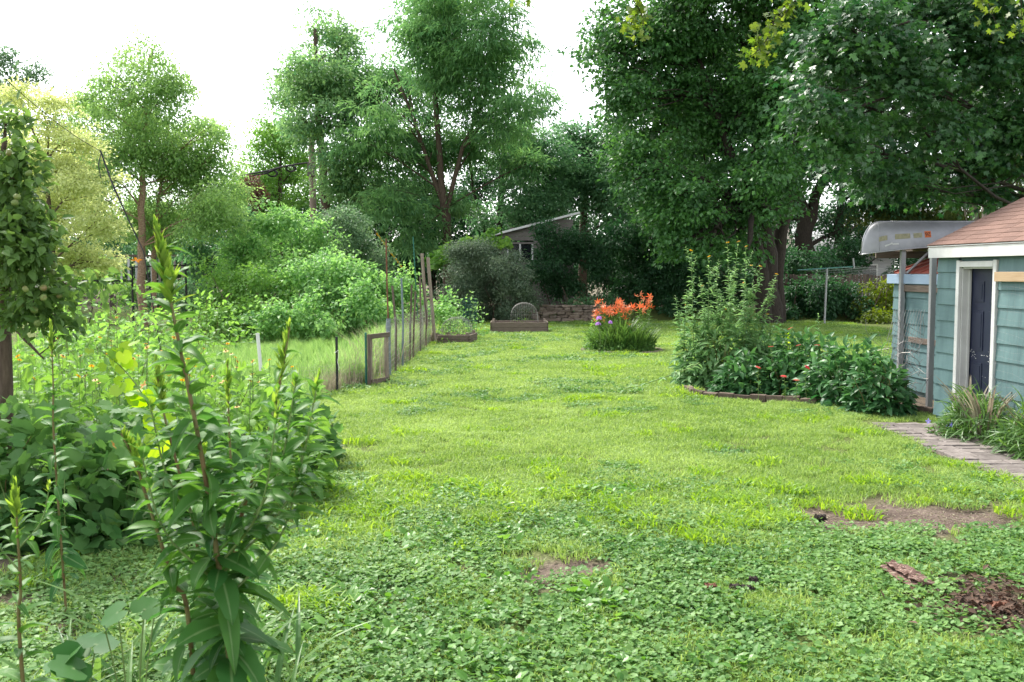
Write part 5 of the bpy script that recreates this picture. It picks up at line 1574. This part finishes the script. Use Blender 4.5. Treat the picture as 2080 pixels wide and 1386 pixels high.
def curve(ctrl, n):
    ctrl = np.asarray(ctrl, float)
    m = len(ctrl); u = np.linspace(0, m - 1, n)
    # Catmull-Rom
    e = np.concatenate([[2 * ctrl[0] - ctrl[1]], ctrl, [2 * ctrl[-1] - ctrl[-2]]])
    i = np.minimum(u.astype(int), m - 2); f = (u - i)[:, None]
    a, b, c, d = e[i], e[i + 1], e[i + 2], e[i + 3]
    return .5 * (2 * b + (c - a) * f + (2 * a - 5 * b + 4 * c - d) * f ** 2 + (3 * b - a - 3 * c + d) * f ** 3)


def whorl(pts, n, t0, t1, l0, lm, l1, g, rise0, rise1, tw=2.4):
    """leaves spiralling up a stem between t0..t1; length l0 at the bottom, lm in the middle, l1 on top"""
    L = np.concatenate([[0], np.cumsum(np.linalg.norm(np.diff(pts, axis=0), axis=1))]); L /= L[-1]
    t = np.linspace(t0, t1, n) + g.normal(0, .012, n)
    p = np.stack([np.interp(t, L, pts[:, i]) for i in range(3)], 1)
    a = np.arange(n) * tw + g.normal(0, .6, n)
    q = (t - t0) / (t1 - t0)
    rise = rise0 + (rise1 - rise0) * q + g.normal(0, .28, n)
    d = np.stack([np.cos(a), np.sin(a), rise], 1)
    nn = np.stack([-np.cos(a) * rise, -np.sin(a) * rise, np.ones(n)], 1) + g.normal(0, .3, (n, 3))
    s = np.interp(q, [0, .35, 1], [l0, lm, l1]) * g.uniform(.6, 1.2, n)
    return p, d, nn, s


def flower_mesh(name, pet, n, size, mat, lift, eye=None, eyer=.2, eyeh=.15):
    v = []; f = []; c = 0
    for i in range(n):
        a = 2 * math.pi * i / n
        d = np.array([[math.cos(a), math.sin(a), lift]]); nn = np.array([[-math.cos(a) * lift, -math.sin(a) * lift, 1.0]])
        vv, ff, _, _ = scatter(pet, np.zeros((1, 3)), d, nn, np.array([size]), np.array([.5]))
        v.append(vv); f.append(ff + c); c += len(vv)
    v = np.concatenate(v); f = np.concatenate(f)
    me = mesh_np(name, v, f, np.linspace(.2, .9, len(v)), np.zeros(len(v)), smooth=True)
    me.materials.append(mat)
    return me


SUSAN = flower_mesh('flower', RAY, 11, .038, M['yellow'], .1)
LILY = flower_mesh('flower', PETAL, 6, .09, M['orange'], .35)
PRIMF = flower_mesh('flower', lance(.26, 3, .3, .02, .55), 4, .022, M['bloom'], .5)
CONE = flower_mesh('flower', RAY, 10, .045, M['yellow'], -.15)
BALM = flower_mesh('flower', lance(.1, 3, .5, .01, .5), 16, .055, M['red'], .3)
PHLOX = flower_mesh('floret', lance(.3, 3, .15, .01, .55), 5, .02, M['purple'], .15)
DAY = flower_mesh('flower', lance(.3, 3, .2, .01, .55), 4, .032, M['violet'], .25)
bm = bmesh.new(); bmesh.ops.create_icosphere(bm, subdivisions=1, radius=.011); EYE = bpy.data.meshes.new('eye'); bm.to_mesh(EYE); bm.free(); EYE.materials.append(M['brown_eye'])


def put_flower(root, base, me, p, g, tilt=.4, sc=1.0, eye=False, face=(0, 0, 0)):
    o = link('flower', me, None, root)
    o.location = tuple(np.asarray(p) - base); o.rotation_euler = (g.normal(face[0], tilt), g.normal(face[1], tilt), g.uniform(0, 6.28)); o.scale = (sc,) * 3
    if eye:
        e = link('flower_eye', EYE, None, o); e.location = (0, 0, .006); e.scale = (1, 1, .9)
    return o


# ------------------------------------------------------------------ evening primroses in the foreground
BUD = lance(.15, 3, -.1, .05, .4)


def primrose(name, label, ctrl, n, l0, lm, l1, seed, r0=.011, spike=26, bare=.12, mat='prim', shoots=(), flowers=0, tm=None):
    g = np.random.default_rng(seed)
    pts = curve(ctrl, 40)
    base = np.array(ctrl[0], float)
    ro = empty(name, base, 0, label, 'wild plant')
    stalk(ro, base, pts, r0, r0 * .35, M['stem_red'], 'stem', 8)
    p, d, nn, s = whorl(pts, n, bare, .965, l0, lm, l1, g, -.35, .75)
    ti = np.clip(np.linspace(.2, .8, n) + g.normal(0, .15, n), 0, 1)
    allp = [(p, d, nn, s, ti)]
    for (t, ang, ln, m) in shoots:
        i = int(t * 39); a = R(ang)
        q = curve([pts[i], pts[i] + np.array((math.cos(a) * ln * .35, math.sin(a) * ln * .35, ln * .4)), pts[i] + np.array((math.cos(a) * ln * .5, math.sin(a) * ln * .5, ln))], 14)
        stalk(ro, base, q, r0 * .45, r0 * .2, M['stem_green'], 'side_shoot')
        pp, d2, n2, s2 = whorl(q, m, .15, .98, lm * .55, lm * .6, l1 * .8, g, .0, .8)
        allp.append((pp, d2, n2, s2, np.clip(.6 + g.normal(0, .15, m), 0, 1)))
        k = 10; pp, d2, n2, s2 = whorl(q, k, .9, 1.0, l1 * .5, l1 * .5, l1 * .3, g, 1.4, 3.0)
        leaf_objs(ro, base, BUD, M['prim_bract'], pp, d2, n2, s2, g.random(k), k, 'bud')
    P_, D_, N_, S_, T_ = (np.concatenate([a[i] for a in allp]) for i in range(5))
    D_[:, 2] -= .25 * (g.random(len(D_)) < .2) * 2
    pick = g.integers(0, 3, len(P_))
    for k, t3 in enumerate((LANCE2, LANCE2B, LANCE2C)):
        w = pick == k
        leaf_objs(ro, base, t3, M[mat], P_[w], D_[w], N_[w], S_[w], T_[w], int(w.sum()), 'leaf')
    spike = int(spike * 2); p, d, nn, s = whorl(pts, spike, .90, 1.0, l1 * .85, l1 * 1.0, l1 * .55, g, 1.0, 3.2)
    leaf_objs(ro, base, BUD, M['prim_bract'], p, d, nn, s, g.random(spike), spike, 'bud')
    for i in range(flowers):
        put_flower(ro, base, PRIMF, pts[int(36 - i * 2)] + g.normal(0, .02, 3) + (-.05, -.02, 0), g, .5, .8, False, (.9, 0, 0))
    return ro


Y0 = 2.9
def PP(l, Y=Y0, z0=None): return [P(x, y, Y + (q[0] if (q := r[2:]) else 0)) for r in l for x, y in (r[:2],)]
def foot(px, Y):
    x = (px - 1040) / F * Y
    return np.array((x, Y, float(gz(x, Y)) - .02))
primrose('evening_primrose', 'tallest evening primrose stalk with dense spike, rising above the weeds', [foot(490, Y0)] + PP([(462, 1300), (440, 1120), (412, 940), (385, 800), (362, 690), (340, 580), (316, 470)]), 124, .2, .165, .085, 1, r0=.010, spike=44, bare=.35,
         shoots=((.2, 15, .5, 34), (.22, 195, .45, 30), (.27, 330, .5, 32), (.23, 120, .4, 24), (.33, 170, .4, 28), (.25, 10, .6, 40), (.32, 40, .42, 28), (.29, 345, .55, 36)), flowers=1)
primrose('evening_primrose', 'evening primrose stalk leaning right with a tufted green tip over the lawn', [foot(455, 3.1)] + PP([(450, 1280), (470, 1130), (505, 1000), (545, 880), (570, 770), (588, 665)], 3.1), 96, .17, .15, .06, 2, r0=.009, spike=26, bare=.28)
primrose('evening_primrose', 'evening primrose stalk bending left with curled spike tip and orange bloom', [foot(390, 3.0)] + PP([(385, 1280), (352, 1180), (310, 1050), (275, 940), (246, 880)], 3.0), 84, .16, .14, .06, 3, r0=.009, spike=26, bare=.28, flowers=1)
primrose('evening_primrose', 'evening primrose stalk with a thick bud spike beside the tallest one', [foot(420, 3.3)] + PP([(410, 1250), (400, 1100), (370, 980), (335, 850), (316, 735)], 3.3), 90, .17, .145, .065, 4, r0=.009, spike=30, bare=.28, flowers=2)
primrose('evening_primrose', 'evening primrose with branching buds at the edge of the ground cover', [foot(40, 3.2)] + PP([(40, 1300), (42, 1200), (36, 1090), (30, 990)], 3.2), 56, .15, .13, .07, 5, r0=.008, spike=22, bare=.1, flowers=1,
         shoots=((.7, 30, .2, 12), (.6, 170, .22, 12)))
primrose('evening_primrose', 'evening primrose stalk hidden to the shoulders among the yellow daisies', [foot(115, 5.6)] + PP([(110, 900), (108, 780), (103, 660)], 5.6), 70, .16, .14, .07, 6, r0=.008, spike=22, bare=.15)
primrose('evening_primrose', 'evening primrose stalk with golden bloom behind the leaning one', [foot(480, 3.9)] + PP([(478, 1100), (470, 960), (465, 860), (462, 740)], 3.9), 76, .16, .14, .06, 7, r0=.008, spike=20, bare=.28, flowers=1)

# ------------------------------------------------------------------ the wild bed: brambles, vines, daisies
def mound(name, label, cx, cy, rx, ry, h, tm, size, mat, n, parts, seed, cat='wild plant', group=None, stems=7, flat=.45, up=0.0):
    g = np.random.default_rng(seed)
    base = np.array((cx, cy, float(gz(cx, cy))))
    ro = empty(name, base, 0, label, cat, group)
    tb = Tubes()
    for i in range(stems):
        a = g.uniform(0, 6.28); r = math.sqrt(g.random())
        e = base + np.array((rx * r * math.cos(a), ry * r * math.sin(a), h * (.95 - .35 * r * r) * g.uniform(.75, 1.05)))
        b0 = base + np.array((rx * .6 * r * math.cos(a), ry * .6 * r * math.sin(a), 0))
        tb.tube(curve([b0 - base, (b0 + e) / 2 - base + g.normal(0, .06, 3), e - base], 7), np.linspace(.007, .003, 7), 5)
    tb.build('stems', M['stem_red' if seed % 2 else 'stem_green'], ro)['kind'] = 'stuff'
    d = nrm(g.normal(size=(n, 3))); d[:, 2] = np.abs(d[:, 2])
    rr = np.where(g.random(n) < .3, g.uniform(.3, .8, n), g.uniform(.8, 1.02, n)) * (1 + .16 * vnoise(d * 2 + base, seed))
    p = base + d * np.array((rx, ry, h)) * rr[:, None]
    low = g.random(n) < .4
    p[:, 2] = np.where(low, base[2] + (p[:, 2] - base[2]) * g.uniform(.2, .9, n), p[:, 2])
    dd = d * (1, 1, .4) + g.normal(0, .5, (n, 3)); dd[:, 2] += up - .25
    nn = g.normal(0, flat, (n, 3)) + (0, 0, 1) + d * .5
    s = size * g.uniform(.6, 1.25, n)
    p[:, 2] = np.maximum(p[:, 2], base[2] + s * .35)
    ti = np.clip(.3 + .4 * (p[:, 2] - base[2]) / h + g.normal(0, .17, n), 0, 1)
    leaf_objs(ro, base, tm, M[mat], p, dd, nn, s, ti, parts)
    return ro, base, g


beds = [  # px, Y, rx, ry, h, leaf, size, mat, n, parts, label
    (120, 7.3, .75, .6, .82, TRI, .085, 'weed_dark', 420, 70, 'bramble mound with broad three lobed leaves at the bed front'),
    (330, 7.9, .75, .6, .86, TRI, .085, 'weed_dark', 420, 60, 'bramble mound behind the tallest primrose stalk'),
    (510, 8.7, .62, .6, .82, LANCEW, .11, 'weed', 380, 60, 'leafy weed mound meeting the lawn at the bed corner'),
    (-60, 7.6, .8, .7, .95, TRI, .085, 'weed_dark', 320, 30, 'bramble mound under the apple trunk'),
    (40, 8.9, .8, .6, .95, LANCEW, .10, 'weed', 380, 40, 'daisy leaf mound beside the apple tree'),
    (230, 9.3, .85, .6, 1.0, LANCEW, .10, 'weed', 420, 40, 'tall weed mound full of yellow daisies'),
    (420, 9.9, .8, .6, .95, LANCEW, .10, 'weed', 380, 40, 'weed mound with scattered daisies behind the primroses'),
    (590, 10.2, .45, .5, .75, TRI, .075, 'weed_dark', 240, 40, 'young vine mound spilling on the lawn edge'),
    (100, 11.2, 1.0, .8, 1.05, LANCEW, .09, 'weed', 420, 20, 'daisy thicket behind the apple tree'),
    (330, 11.6, 1.0, .8, 1.0, LANCEW, .09, 'weed', 420, 20, 'daisy thicket in the middle of the wild bed'),
    (500, 12.0, .7, .7, .8, LANCEW, .08, 'light', 340, 10, 'pale weed thicket before the plot grass'),
    (180, 14.0, 1.3, 1.0, 1.4, OVAL, .09, 'light', 520, 0, 'pale green weed thicket below the golden tree'),
    (60, 16.5, 1.5, 1.2, 1.6, OVAL, .09, 'light', 520, 0, 'light weed thicket near the chain link fence'),
    (290, 17.5, 1.3, 1.2, 1.25, OVAL, .09, 'light', 480, 0, 'yellowish weed thicket in front of the porch'),
    (230, 22, 1.6, 1.4, 1.6, OVAL, .11, 'light', 480, 0, 'tall weeds growing through the chain link fence'),
    (400, 23, 1.2, 1.2, 1.4, OVAL, .11, 'light', 380, 0, 'pale bush at the far side of the plot grass'),
]
bedinfo = []
for i, (px, Y, rx, ry, h, tm, sz, mt, n, parts, lb) in enumerate(beds):
    sz *= 1.3; h *= 1.12; rx *= 1.12
    x = (px - 1040) / F * Y
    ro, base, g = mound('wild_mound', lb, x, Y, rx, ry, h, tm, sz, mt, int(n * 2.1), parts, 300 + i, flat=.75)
    bedinfo.append((ro, base, rx, ry, h, g))
# yellow daisies growing out of the mounds: each plant is a thing with its stems and heads
dz = [(2, 14, 'low'), (3, 12, ''), (4, 22, ''), (5, 26, ''), (6, 18, ''), (8, 26, ''), (9, 26, ''), (10, 14, ''), (11, 16, ''), (12, 10, '')]
wh = ['at the bed corner by the lawn', 'under the apple trunk', 'beside the apple tree', 'amid the tall weed mound', 'behind the primroses', 'behind the apple tree', 'in the middle of the wild bed', 'before the plot grass', 'below the golden tree', 'near the chain link fence']
for (bi, nf, _), w_ in zip(dz, wh):
    ro0, base, rx, ry, h, g = bedinfo[bi]
    ro = empty('yellow_daisy_clump', base, 0, 'yellow daisies with brown centres ' + w_, 'flower', 'yellow daisies in the wild bed')
    tb = Tubes()
    for k in range(int(nf * .6)):
        a = g.uniform(0, 6.28); r = math.sqrt(g.random()) * .95
        e = base + np.array((rx * r * math.cos(a), ry * r * math.sin(a), h * (1.0 - .4 * r * r) + g.uniform(.05, .25)))
        tb.tube(curve([e * (1, 1, 0) - base + (g.normal(0, .05), g.normal(0, .05), .02), (e - base) * (1, 1, .6), e - base], 5), .0028, 4)
        put_flower(ro, base, SUSAN, e, g, .35, g.uniform(.65, .95), True, (.35, 0, 0))
    tb.build('stems', M['stem_green'], ro)['kind'] = 'stuff'
# vine shoot, backlight painted into its leaf colour
g = np.random.default_rng(77)
q = curve([P(330, 900, 7.2), P(300, 820, 7.1), P(255, 755, 7.0), P(205, 712, 6.9)], 20)
base = np.array((q[0][0], q[0][1], 0.0))
ro = empty('grape_vine', base, 0, 'bright yellow green grape vine shoot climbing out of the weeds', 'vine')
stalk(ro, base, np.concatenate([[base], q]), .006, .003, M['stem_green'])
n = 30; i = g.integers(0, 20, n)
leaf_objs(ro, base, GRAPE, M['vine_lit'], q[i] + g.normal(0, .06, (n, 3)), g.normal(size=(n, 3)) + (0, 0, -.5), g.normal(0, .5, (n, 3)) + (0, -.6, .7), np.interp(i, [0, 19], [.13, .05]) * g.uniform(.7, 1.2, n), g.random(n), n)
q = curve([foot(95, 4.6), P(110, 1320, 4.4), P(170, 1310, 4.2)], 12)
for j, (px, py, Y, s, lb) in enumerate(((265, 1245, 3.6, .12, 'single broad bluish grape leaf plant under the primroses'), (150, 1335, 3.5, .14, 'low plant with two large bluish lobed leaves in the grass'),
                                       (610, 960, 8.6, .13, 'low yellow green vine at the foot of the bed corner'))):
    c = P(px, py, Y); base = np.array((c[0], c[1], 0.0)); g = np.random.default_rng(500 + j)
    ro = empty('broadleaf_seedling', base, 0, lb, 'wild plant')
    k = (4, 6, 9)[j]
    ps = np.stack([c[0] + g.normal(0, .07, k), c[1] + g.normal(0, .06, k), c[2] + g.normal(0, .03, k)], 1); ps[:, 2] = np.maximum(ps[:, 2], .05)
    tb = Tubes()
    for p in ps: tb.tube(curve([np.zeros(3), (p - base) * (.6, .6, .7), p - base], 5), .003, 4)
    tb.build('stems', M['stem_green'], ro)
    leaf_objs(ro, base, GRAPE, M['prim' if j < 2 else 'vine_lit'], ps, g.normal(size=(k, 3)) * (1, 1, .3), g.normal(0, .3, (k, 3)) + (0, -.3, 1), s * g.uniform(.6, .85, k), g.uniform(.0, .4, k), k)
# tall grass blades at the near left
g = np.random.default_rng(88); n = 130
cx = g.uniform(-2.2, -.95, n); cy = g.uniform(3.4, 5.2, n)
pos = np.stack([cx, cy, 0 * cx], 1); a = g.uniform(0, 6.28, n)
me = leafmesh('long_grass', STRAP, pos, np.stack([np.cos(a) * .5, np.sin(a) * .5, np.ones(n)], 1), np.stack([-np.cos(a), -np.sin(a), .3 + 0 * a], 1), g.uniform(.25, .55, n), g.random(n))
tag(link('long_grass', me, M['strap']), 'long loose grass blades below the primroses', 'grass', kind='stuff')

# ------------------------------------------------------------------ lily island
ib = np.array((ISLE[0], ISLE[1] + .45, 0.0))
g = np.random.default_rng(61)
ro = empty('tiger_lily_clump', ib, 0, 'clump of orange tiger lilies in the round island bed', 'flower')
tb = Tubes(); P_ = []; D_ = []; N_ = []; S_ = []
heads = []
for k in range(24):
    tx = 1212 + 112 * g.random(); ty = 640 - (tx - 1212) * .16 + g.normal(0, 8)
    top = P(tx, ty, ib[1] + g.uniform(-.35, .35)); b0 = ib + ((top[0] - ib[0]) * .75, g.uniform(-.3, .3), 0)
    q = curve([b0, (b0 + top) / 2 + g.normal(0, .03, 3), top], 14)
    tb.tube(q - ib, np.linspace(.008, .004, 14), 5)
    p, d, nn, s = whorl(q, 60, .15, .95, .2, .18, .08, g, .1, .5)
    P_.append(p); D_.append(d); N_.append(nn); S_.append(s)
    for f in range(int(g.integers(3, 6))):
        e = top + (g.normal(0, .085), g.normal(0, .07), g.uniform(-.10, .12))
        tb.tube([q[-3] - ib, e - ib + (0, 0, .03)], .003, 4); heads.append(e)
tb.build('stems', M['stem_green'], ro)['kind'] = 'stuff'
for e in heads: put_flower(ro, ib, LILY, e, g, .5, g.uniform(.75, 1.1), False, (2.2, 0, 0))
P_, D_, N_, S_ = map(np.concatenate, (P_, D_, N_, S_))
leaf_objs(ro, ib, NARROW, M['strap'], P_, D_, N_, S_, np.clip(.5 + g.normal(0, .2, len(P_)), 0, 1), 0)
ro = empty('daylily_leaves', ib + (0, -.35, 0), 0, 'arching strap leaves filling the front of the island bed', 'plant')
n = 620; a = g.uniform(0, 6.28, n); r = np.sqrt(g.random(n))
pos = ib + np.stack([.78 * r * np.cos(a), -.15 + .6 * r * np.sin(a), 0 * a], 1); a2 = a + g.normal(0, .6, n)
leaf_objs(ro, np.array(ro.location), STRAP, M['strap'], pos, np.stack([np.cos(a2) * .16 * r, np.sin(a2) * .16 * r, np.ones(n)], 1), np.stack([-np.cos(a2), -np.sin(a2), .4 + 0 * a], 1), (.5 + .4 * (1 - r)) * g.uniform(.75, 1.2, n), np.clip(.5 + g.normal(0, .25, n), 0, 1), 90)
ro = empty('phlox_plant', (P(1222, 700, 23.9)[0], 23.9, 0.0), 0, 'pink purple phlox heads at the left side of the island bed', 'flower')
rb = np.array(ro.location)
for (px, py) in ((1217, 648), (1215, 660), (1240, 656)):
    c = P(px, py, rb[1]); stalk(ro, rb, curve([rb + g.normal(0, .04, 3) * (1, 1, 0), (rb + c) / 2, c], 6), .006, .004, M['stem_green'])
    for k in range(26):
        d = nrm(g.normal(size=3)); d[2] = abs(d[2]); o_ = link('floret', PHLOX, None, ro); o_.location = tuple(c - rb + d * (.065 if px < 1230 else .045)); o_.rotation_euler = Vector(d).to_track_quat('Z', 'Y').to_euler(); o_.scale = (1.4,) * 3
mound('island_ground_cover', 'fine leafy plants round the rim of the island bed', ib[0], ib[1] - .1, .98, .85, .6, OVAL, .075, 'weed', 2400, 0, 401, 'plant', stems=3)
mound('island_side_plant', 'pale leafy plants at the left side of the island bed', ib[0] - .62, ib[1] - .1, .36, .4, .8, OVAL, .07, 'light', 620, 0, 402, 'plant', stems=3)
isl = empty('island_edging', ib, 0, 'dark low rim of stones round the lily bed', 'edging')
for k in range(30):
    a = 2 * math.pi * k / 30
    oo = link('stone', smesh[k % 7], None, isl); oo.location = (1.0 * math.cos(a), .92 * math.sin(a) - .1, .02); oo.rotation_euler = (0, 0, a + 1.57); oo.scale = (.5, .4, .6)

# ------------------------------------------------------------------ tall coneflowers at the bed corner
cb0 = G(1470, 790); cbase = np.array((cb0[0], cb0[1] + .45, 0.0))
g = np.random.default_rng(62)
tops = [(1404, 508), (1440, 520), (1478, 492), (1500, 490), (1515, 500), (1545, 540), (1578, 556), (1372, 600), (1420, 560), (1455, 540), (1490, 540), (1530, 570), (1395, 590), (1560, 600), (1465, 600), (1430, 620), (1510, 610), (1545, 640), (1410, 650), (1585, 640)]
ro = empty('tall_coneflower', cbase, 0, 'tall branching coneflower clump with a few yellow blooms', 'flower')
P_ = []; D_ = []; N_ = []; S_ = []
for k, (tx, ty) in enumerate(tops):
    yy = cbase[1] + g.uniform(-.5, .5); top = P(tx, ty, yy); b0 = cbase + ((top[0] - cbase[0]) * .55 + g.normal(0, .06), g.uniform(-.35, .35), 0)
    q = curve([b0, b0 * .6 + top * .4 + g.normal(0, .05, 3), top], 24)
    stalk(ro, cbase, q, .009, .003, M['stem_green'])
    p, d, nn, s = whorl(q, 96, .04, .98, .24, .19, .07, g, -.1, .55)
    P_.append(p); D_.append(d); N_.append(nn); S_.append(s)
    for b in range(6):
        i = int(g.integers(9, 22)); a = g.uniform(0, 6.28); ln = g.uniform(.14, .32)
        q2 = curve([q[i], q[i] + (math.cos(a) * .08, math.sin(a) * .08, ln * .6), q[i] + (math.cos(a) * .12, math.sin(a) * .12, ln)], 6)
        stalk(ro, cbase, q2, .004, .002, M['stem_green'], 'side_stem', 4)
        p, d, nn, s = whorl(q2, 16, .1, 1, .11, .1, .05, g, .2, .8); P_.append(p); D_.append(d); N_.append(nn); S_.append(s)
        if b == 0 and k < 9: put_flower(ro, cbase, CONE, q2[-1], g, .25, .75, True)
    if k < 7: put_flower(ro, cbase, CONE, q[-1], g, .25, .85, True)
P_, D_, N_, S_ = map(np.concatenate, (P_, D_, N_, S_))
leaf_objs(ro, cbase, LANCE, M['cup'], P_, D_, N_, S_, np.clip(.35 + .25 * P_[:, 2] / 2 + g.normal(0, .2, len(P_)), 0, 1), 200)
mound('coneflower_base', 'dense lower leaves at the foot of the coneflower clump', cbase[0] + .1, cbase[1] + .05, .85, .55, 1.15, LANCE, .2, 'cup', 1300, 60, 403, 'plant', stems=14)
q = curve([P(1420, 780, 16.6), P(1395, 783, 16.0), P(1340, 793, 15.9), P(1270, 806, 15.8)], 16); q[:, 2] = np.maximum(q[:, 2], .03) + np.linspace(.35, .1, 16)
fb = np.array((q[0][0], q[0][1], 0.0)); ro = empty('fallen_stem', fb, 0, 'fallen leafy stem bending out over the lawn', 'plant')
stalk(ro, fb, q, .012, .005, M['stem_green'])
p, d, nn, s = whorl(q, 26, .1, 1, .19, .18, .12, g, -.4, .3); p[:, 2] = np.maximum(p[:, 2], .09)
leaf_objs(ro, fb, LANCE, M['cup'], p, d, nn, s, g.random(26), 26)
# peonies
for j, (px, py, rx, ry, h, lb) in enumerate(((1520, 803, .5, .45, .62, 'peony bush beside the coneflower foot'), (1620, 806, .55, .45, .66, 'peony bush behind the curved brick edging'), (1690, 785, .68, .5, .92, 'tall peony bush at the back of the bed'),
                                             (1780, 822, .62, .55, .86, 'broad glossy peony bush in front of the shed'), (1870, 832, .58, .55, .9, 'peony bush against the garage corner'), (1575, 775, .5, .4, .7, 'peony bush below the red blooms'),
                                             (1825, 800, .6, .5, .95, 'peony bush standing under the tangled wire'), (1915, 846, .42, .4, .78, 'small peony bush between the garage corner and the door'))):
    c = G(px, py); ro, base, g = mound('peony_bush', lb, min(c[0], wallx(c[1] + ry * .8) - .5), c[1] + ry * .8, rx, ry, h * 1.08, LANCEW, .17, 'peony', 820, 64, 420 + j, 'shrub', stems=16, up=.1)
for j, (px, py, Y) in enumerate(((1605, 667, 16.9), (1566, 704, 16.2), (1622, 701, 16.2), (1660, 701, 16.0), (1640, 746, 14.9), (1592, 764, 14.7), (1540, 746, 15.0), (1618, 772, 14.6))):
    c = P(px, py, Y); base = np.array((c[0] + .03, c[1] + .05, 0.0)); g = np.random.default_rng(600 + j)
    ro = empty('bee_balm', base, 0, ('red bee balm bloom at the tip of the tallest slim stem in the bed', 'red bee balm bloom against the coneflower leaves', 'red bee balm bloom beside the bright yellow green seedling', 'red bee balm bloom below the young upright plant', 'red bee balm bloom in front of the tall peony', 'red bee balm bloom just above the curved brick edging', 'red bee balm bloom at the foot of the coneflower clump', 'lowest red bee balm bloom half buried in peony leaves')[j], 'flower', 'red bee balm blooms in the bed')
    q = curve([base, (base + c) / 2 + g.normal(0, .02, 3), c], 8); stalk(ro, base, q, .004, .003, M['stem_green'])
    put_flower(ro, base, BALM, c, g, .3, 1.0)
    p, d, nn, s = whorl(q, 12, .3, .95, .08, .07, .05, g, .1, .3); leaf_objs(ro, base, LANCE, M['weed'], p, d, nn, s, g.random(12), 12)
for j, (px, py, Y, h, mt, lb) in enumerate(((1662, 640, 17.6, .1, 'cup', 'young upright plant with narrow leaves behind the red blooms'), (1600, 680, 16.9, .14, 'vine_lit', 'bright yellow green seedling among the red blooms'))):
    c = P(px, py, Y); base = np.array((c[0], c[1], 0.0)); g = np.random.default_rng(640 + j); ro = empty('young_plant', base, 0, lb, 'plant')
    q = curve([base, (base + c) / 2, c], 10); stalk(ro, base, q, .006, .003, M['stem_green']); m_ = 34 - 10 * j
    p, d, nn, s = whorl(q, m_, .45, 1, h, h * 1.1, h * .7, g, .1, .6); leaf_objs(ro, base, (LANCE, LANCEW)[j], M[mt], p, d, nn, s, g.random(m_), m_)

# ------------------------------------------------------------------ plants by the garage door
for j, (Y, ry, h, lb) in enumerate(((11.7, .55, .56, 'soft arching grass clump beside the garage door'), (10.55, .5, .52, 'seed headed grass clump under the bare board'))):
    ro, base, g = mound('grass_clump', lb, wallx(Y) - .34, Y, .3, ry, h, ARCHL, .24, 'strap', 1100, 80, 650 + j, 'grass clump', stems=10, up=.55)
    k = 26; a = g.uniform(0, 6.28, k); pos = base + np.stack([.1 * np.cos(a), .35 * np.sin(a), .1 + 0 * a], 1)
    me = leafmesh('seed_stalks', STRAP2, pos, np.stack([np.cos(a) * .25, np.sin(a) * .25, np.ones(k)], 1), np.stack([-np.cos(a), -np.sin(a), .3 + 0 * a], 1), h * g.uniform(.9, 1.3, k), g.random(k), base)
    link('seed_stalks', me, M['dry'], ro)['kind'] = 'stuff'
for j, (px, py, Y, lb) in enumerate(((2062, 935, 9.9, 'leafy violet flowered plant at the path edge'), (1965, 885, 11.9, 'low violet flowered plant trailing onto the pavers'), (2050, 830, 10.6, 'tall leafy plant against the teal siding'))):
    x = (px - 1040) / F * Y; ro, base, g = mound('spiderwort_plant', lb, wallx(Y) - (.42, .62, .3)[j], Y, (.32, .2, .25)[j], (.35, .2, .25)[j], (.42, .22, .75)[j], (LANCE, LANCE, LANCEW)[j], (.13, .09, .09)[j], ('weed', 'strap', 'weed')[j], (380, 120, 200)[j], 40, 660 + j, 'plant', stems=8)
    if j < 2:
        for k in range((9, 5)[j]):
            a = g.uniform(2.6, 4.9); e = base + ((.32, .2)[j] * math.cos(a), (.3, .18)[j] * math.sin(a), (.36, .2)[j] + g.uniform(-.08, .06)); put_flower(ro, base, DAY, e, g, .3, 1.1, False, (.7, -.4, 0))
# shoots in the plank beds and ivy on the ground beside them
mound('bed_plants', 'seedlings growing in the lone plank bed', b1[0] + .03, b1[1] + .6, .85, .5, .5, OVAL, .06, 'weed', 260, 0, 680, 'plant', stems=5)
mound('bed_plants', 'pale seedlings and vines in the plank bed below the stakes', b2[0] + .02, b2[1] + .65, .5, .6, .75, OVAL, .08, 'light', 420, 0, 681, 'plant', stems=8)
mound('fence_vine', 'leafy vine climbing behind the plank bed and green trellis', b2[0] + .25, b2[1] + 2.0, .7, .5, 1.35, OVAL, .11, 'raspberry', 420, 0, 682, 'vine', stems=8)
mound('corner_weeds', 'green weeds round the foot of the plank bed', b2[0] - .1, b2[1] - .05, .6, .15, .16, OVAL, .06, 'weed', 220, 0, 683, 'weeds', stems=2)
mound('bottom_weeds', 'bright broad leaved weeds beside the leaf litter', 3.35, 5.55, .35, .4, .22, OVAL, .075, 'light', 320, 40, 684, 'weeds', stems=4)
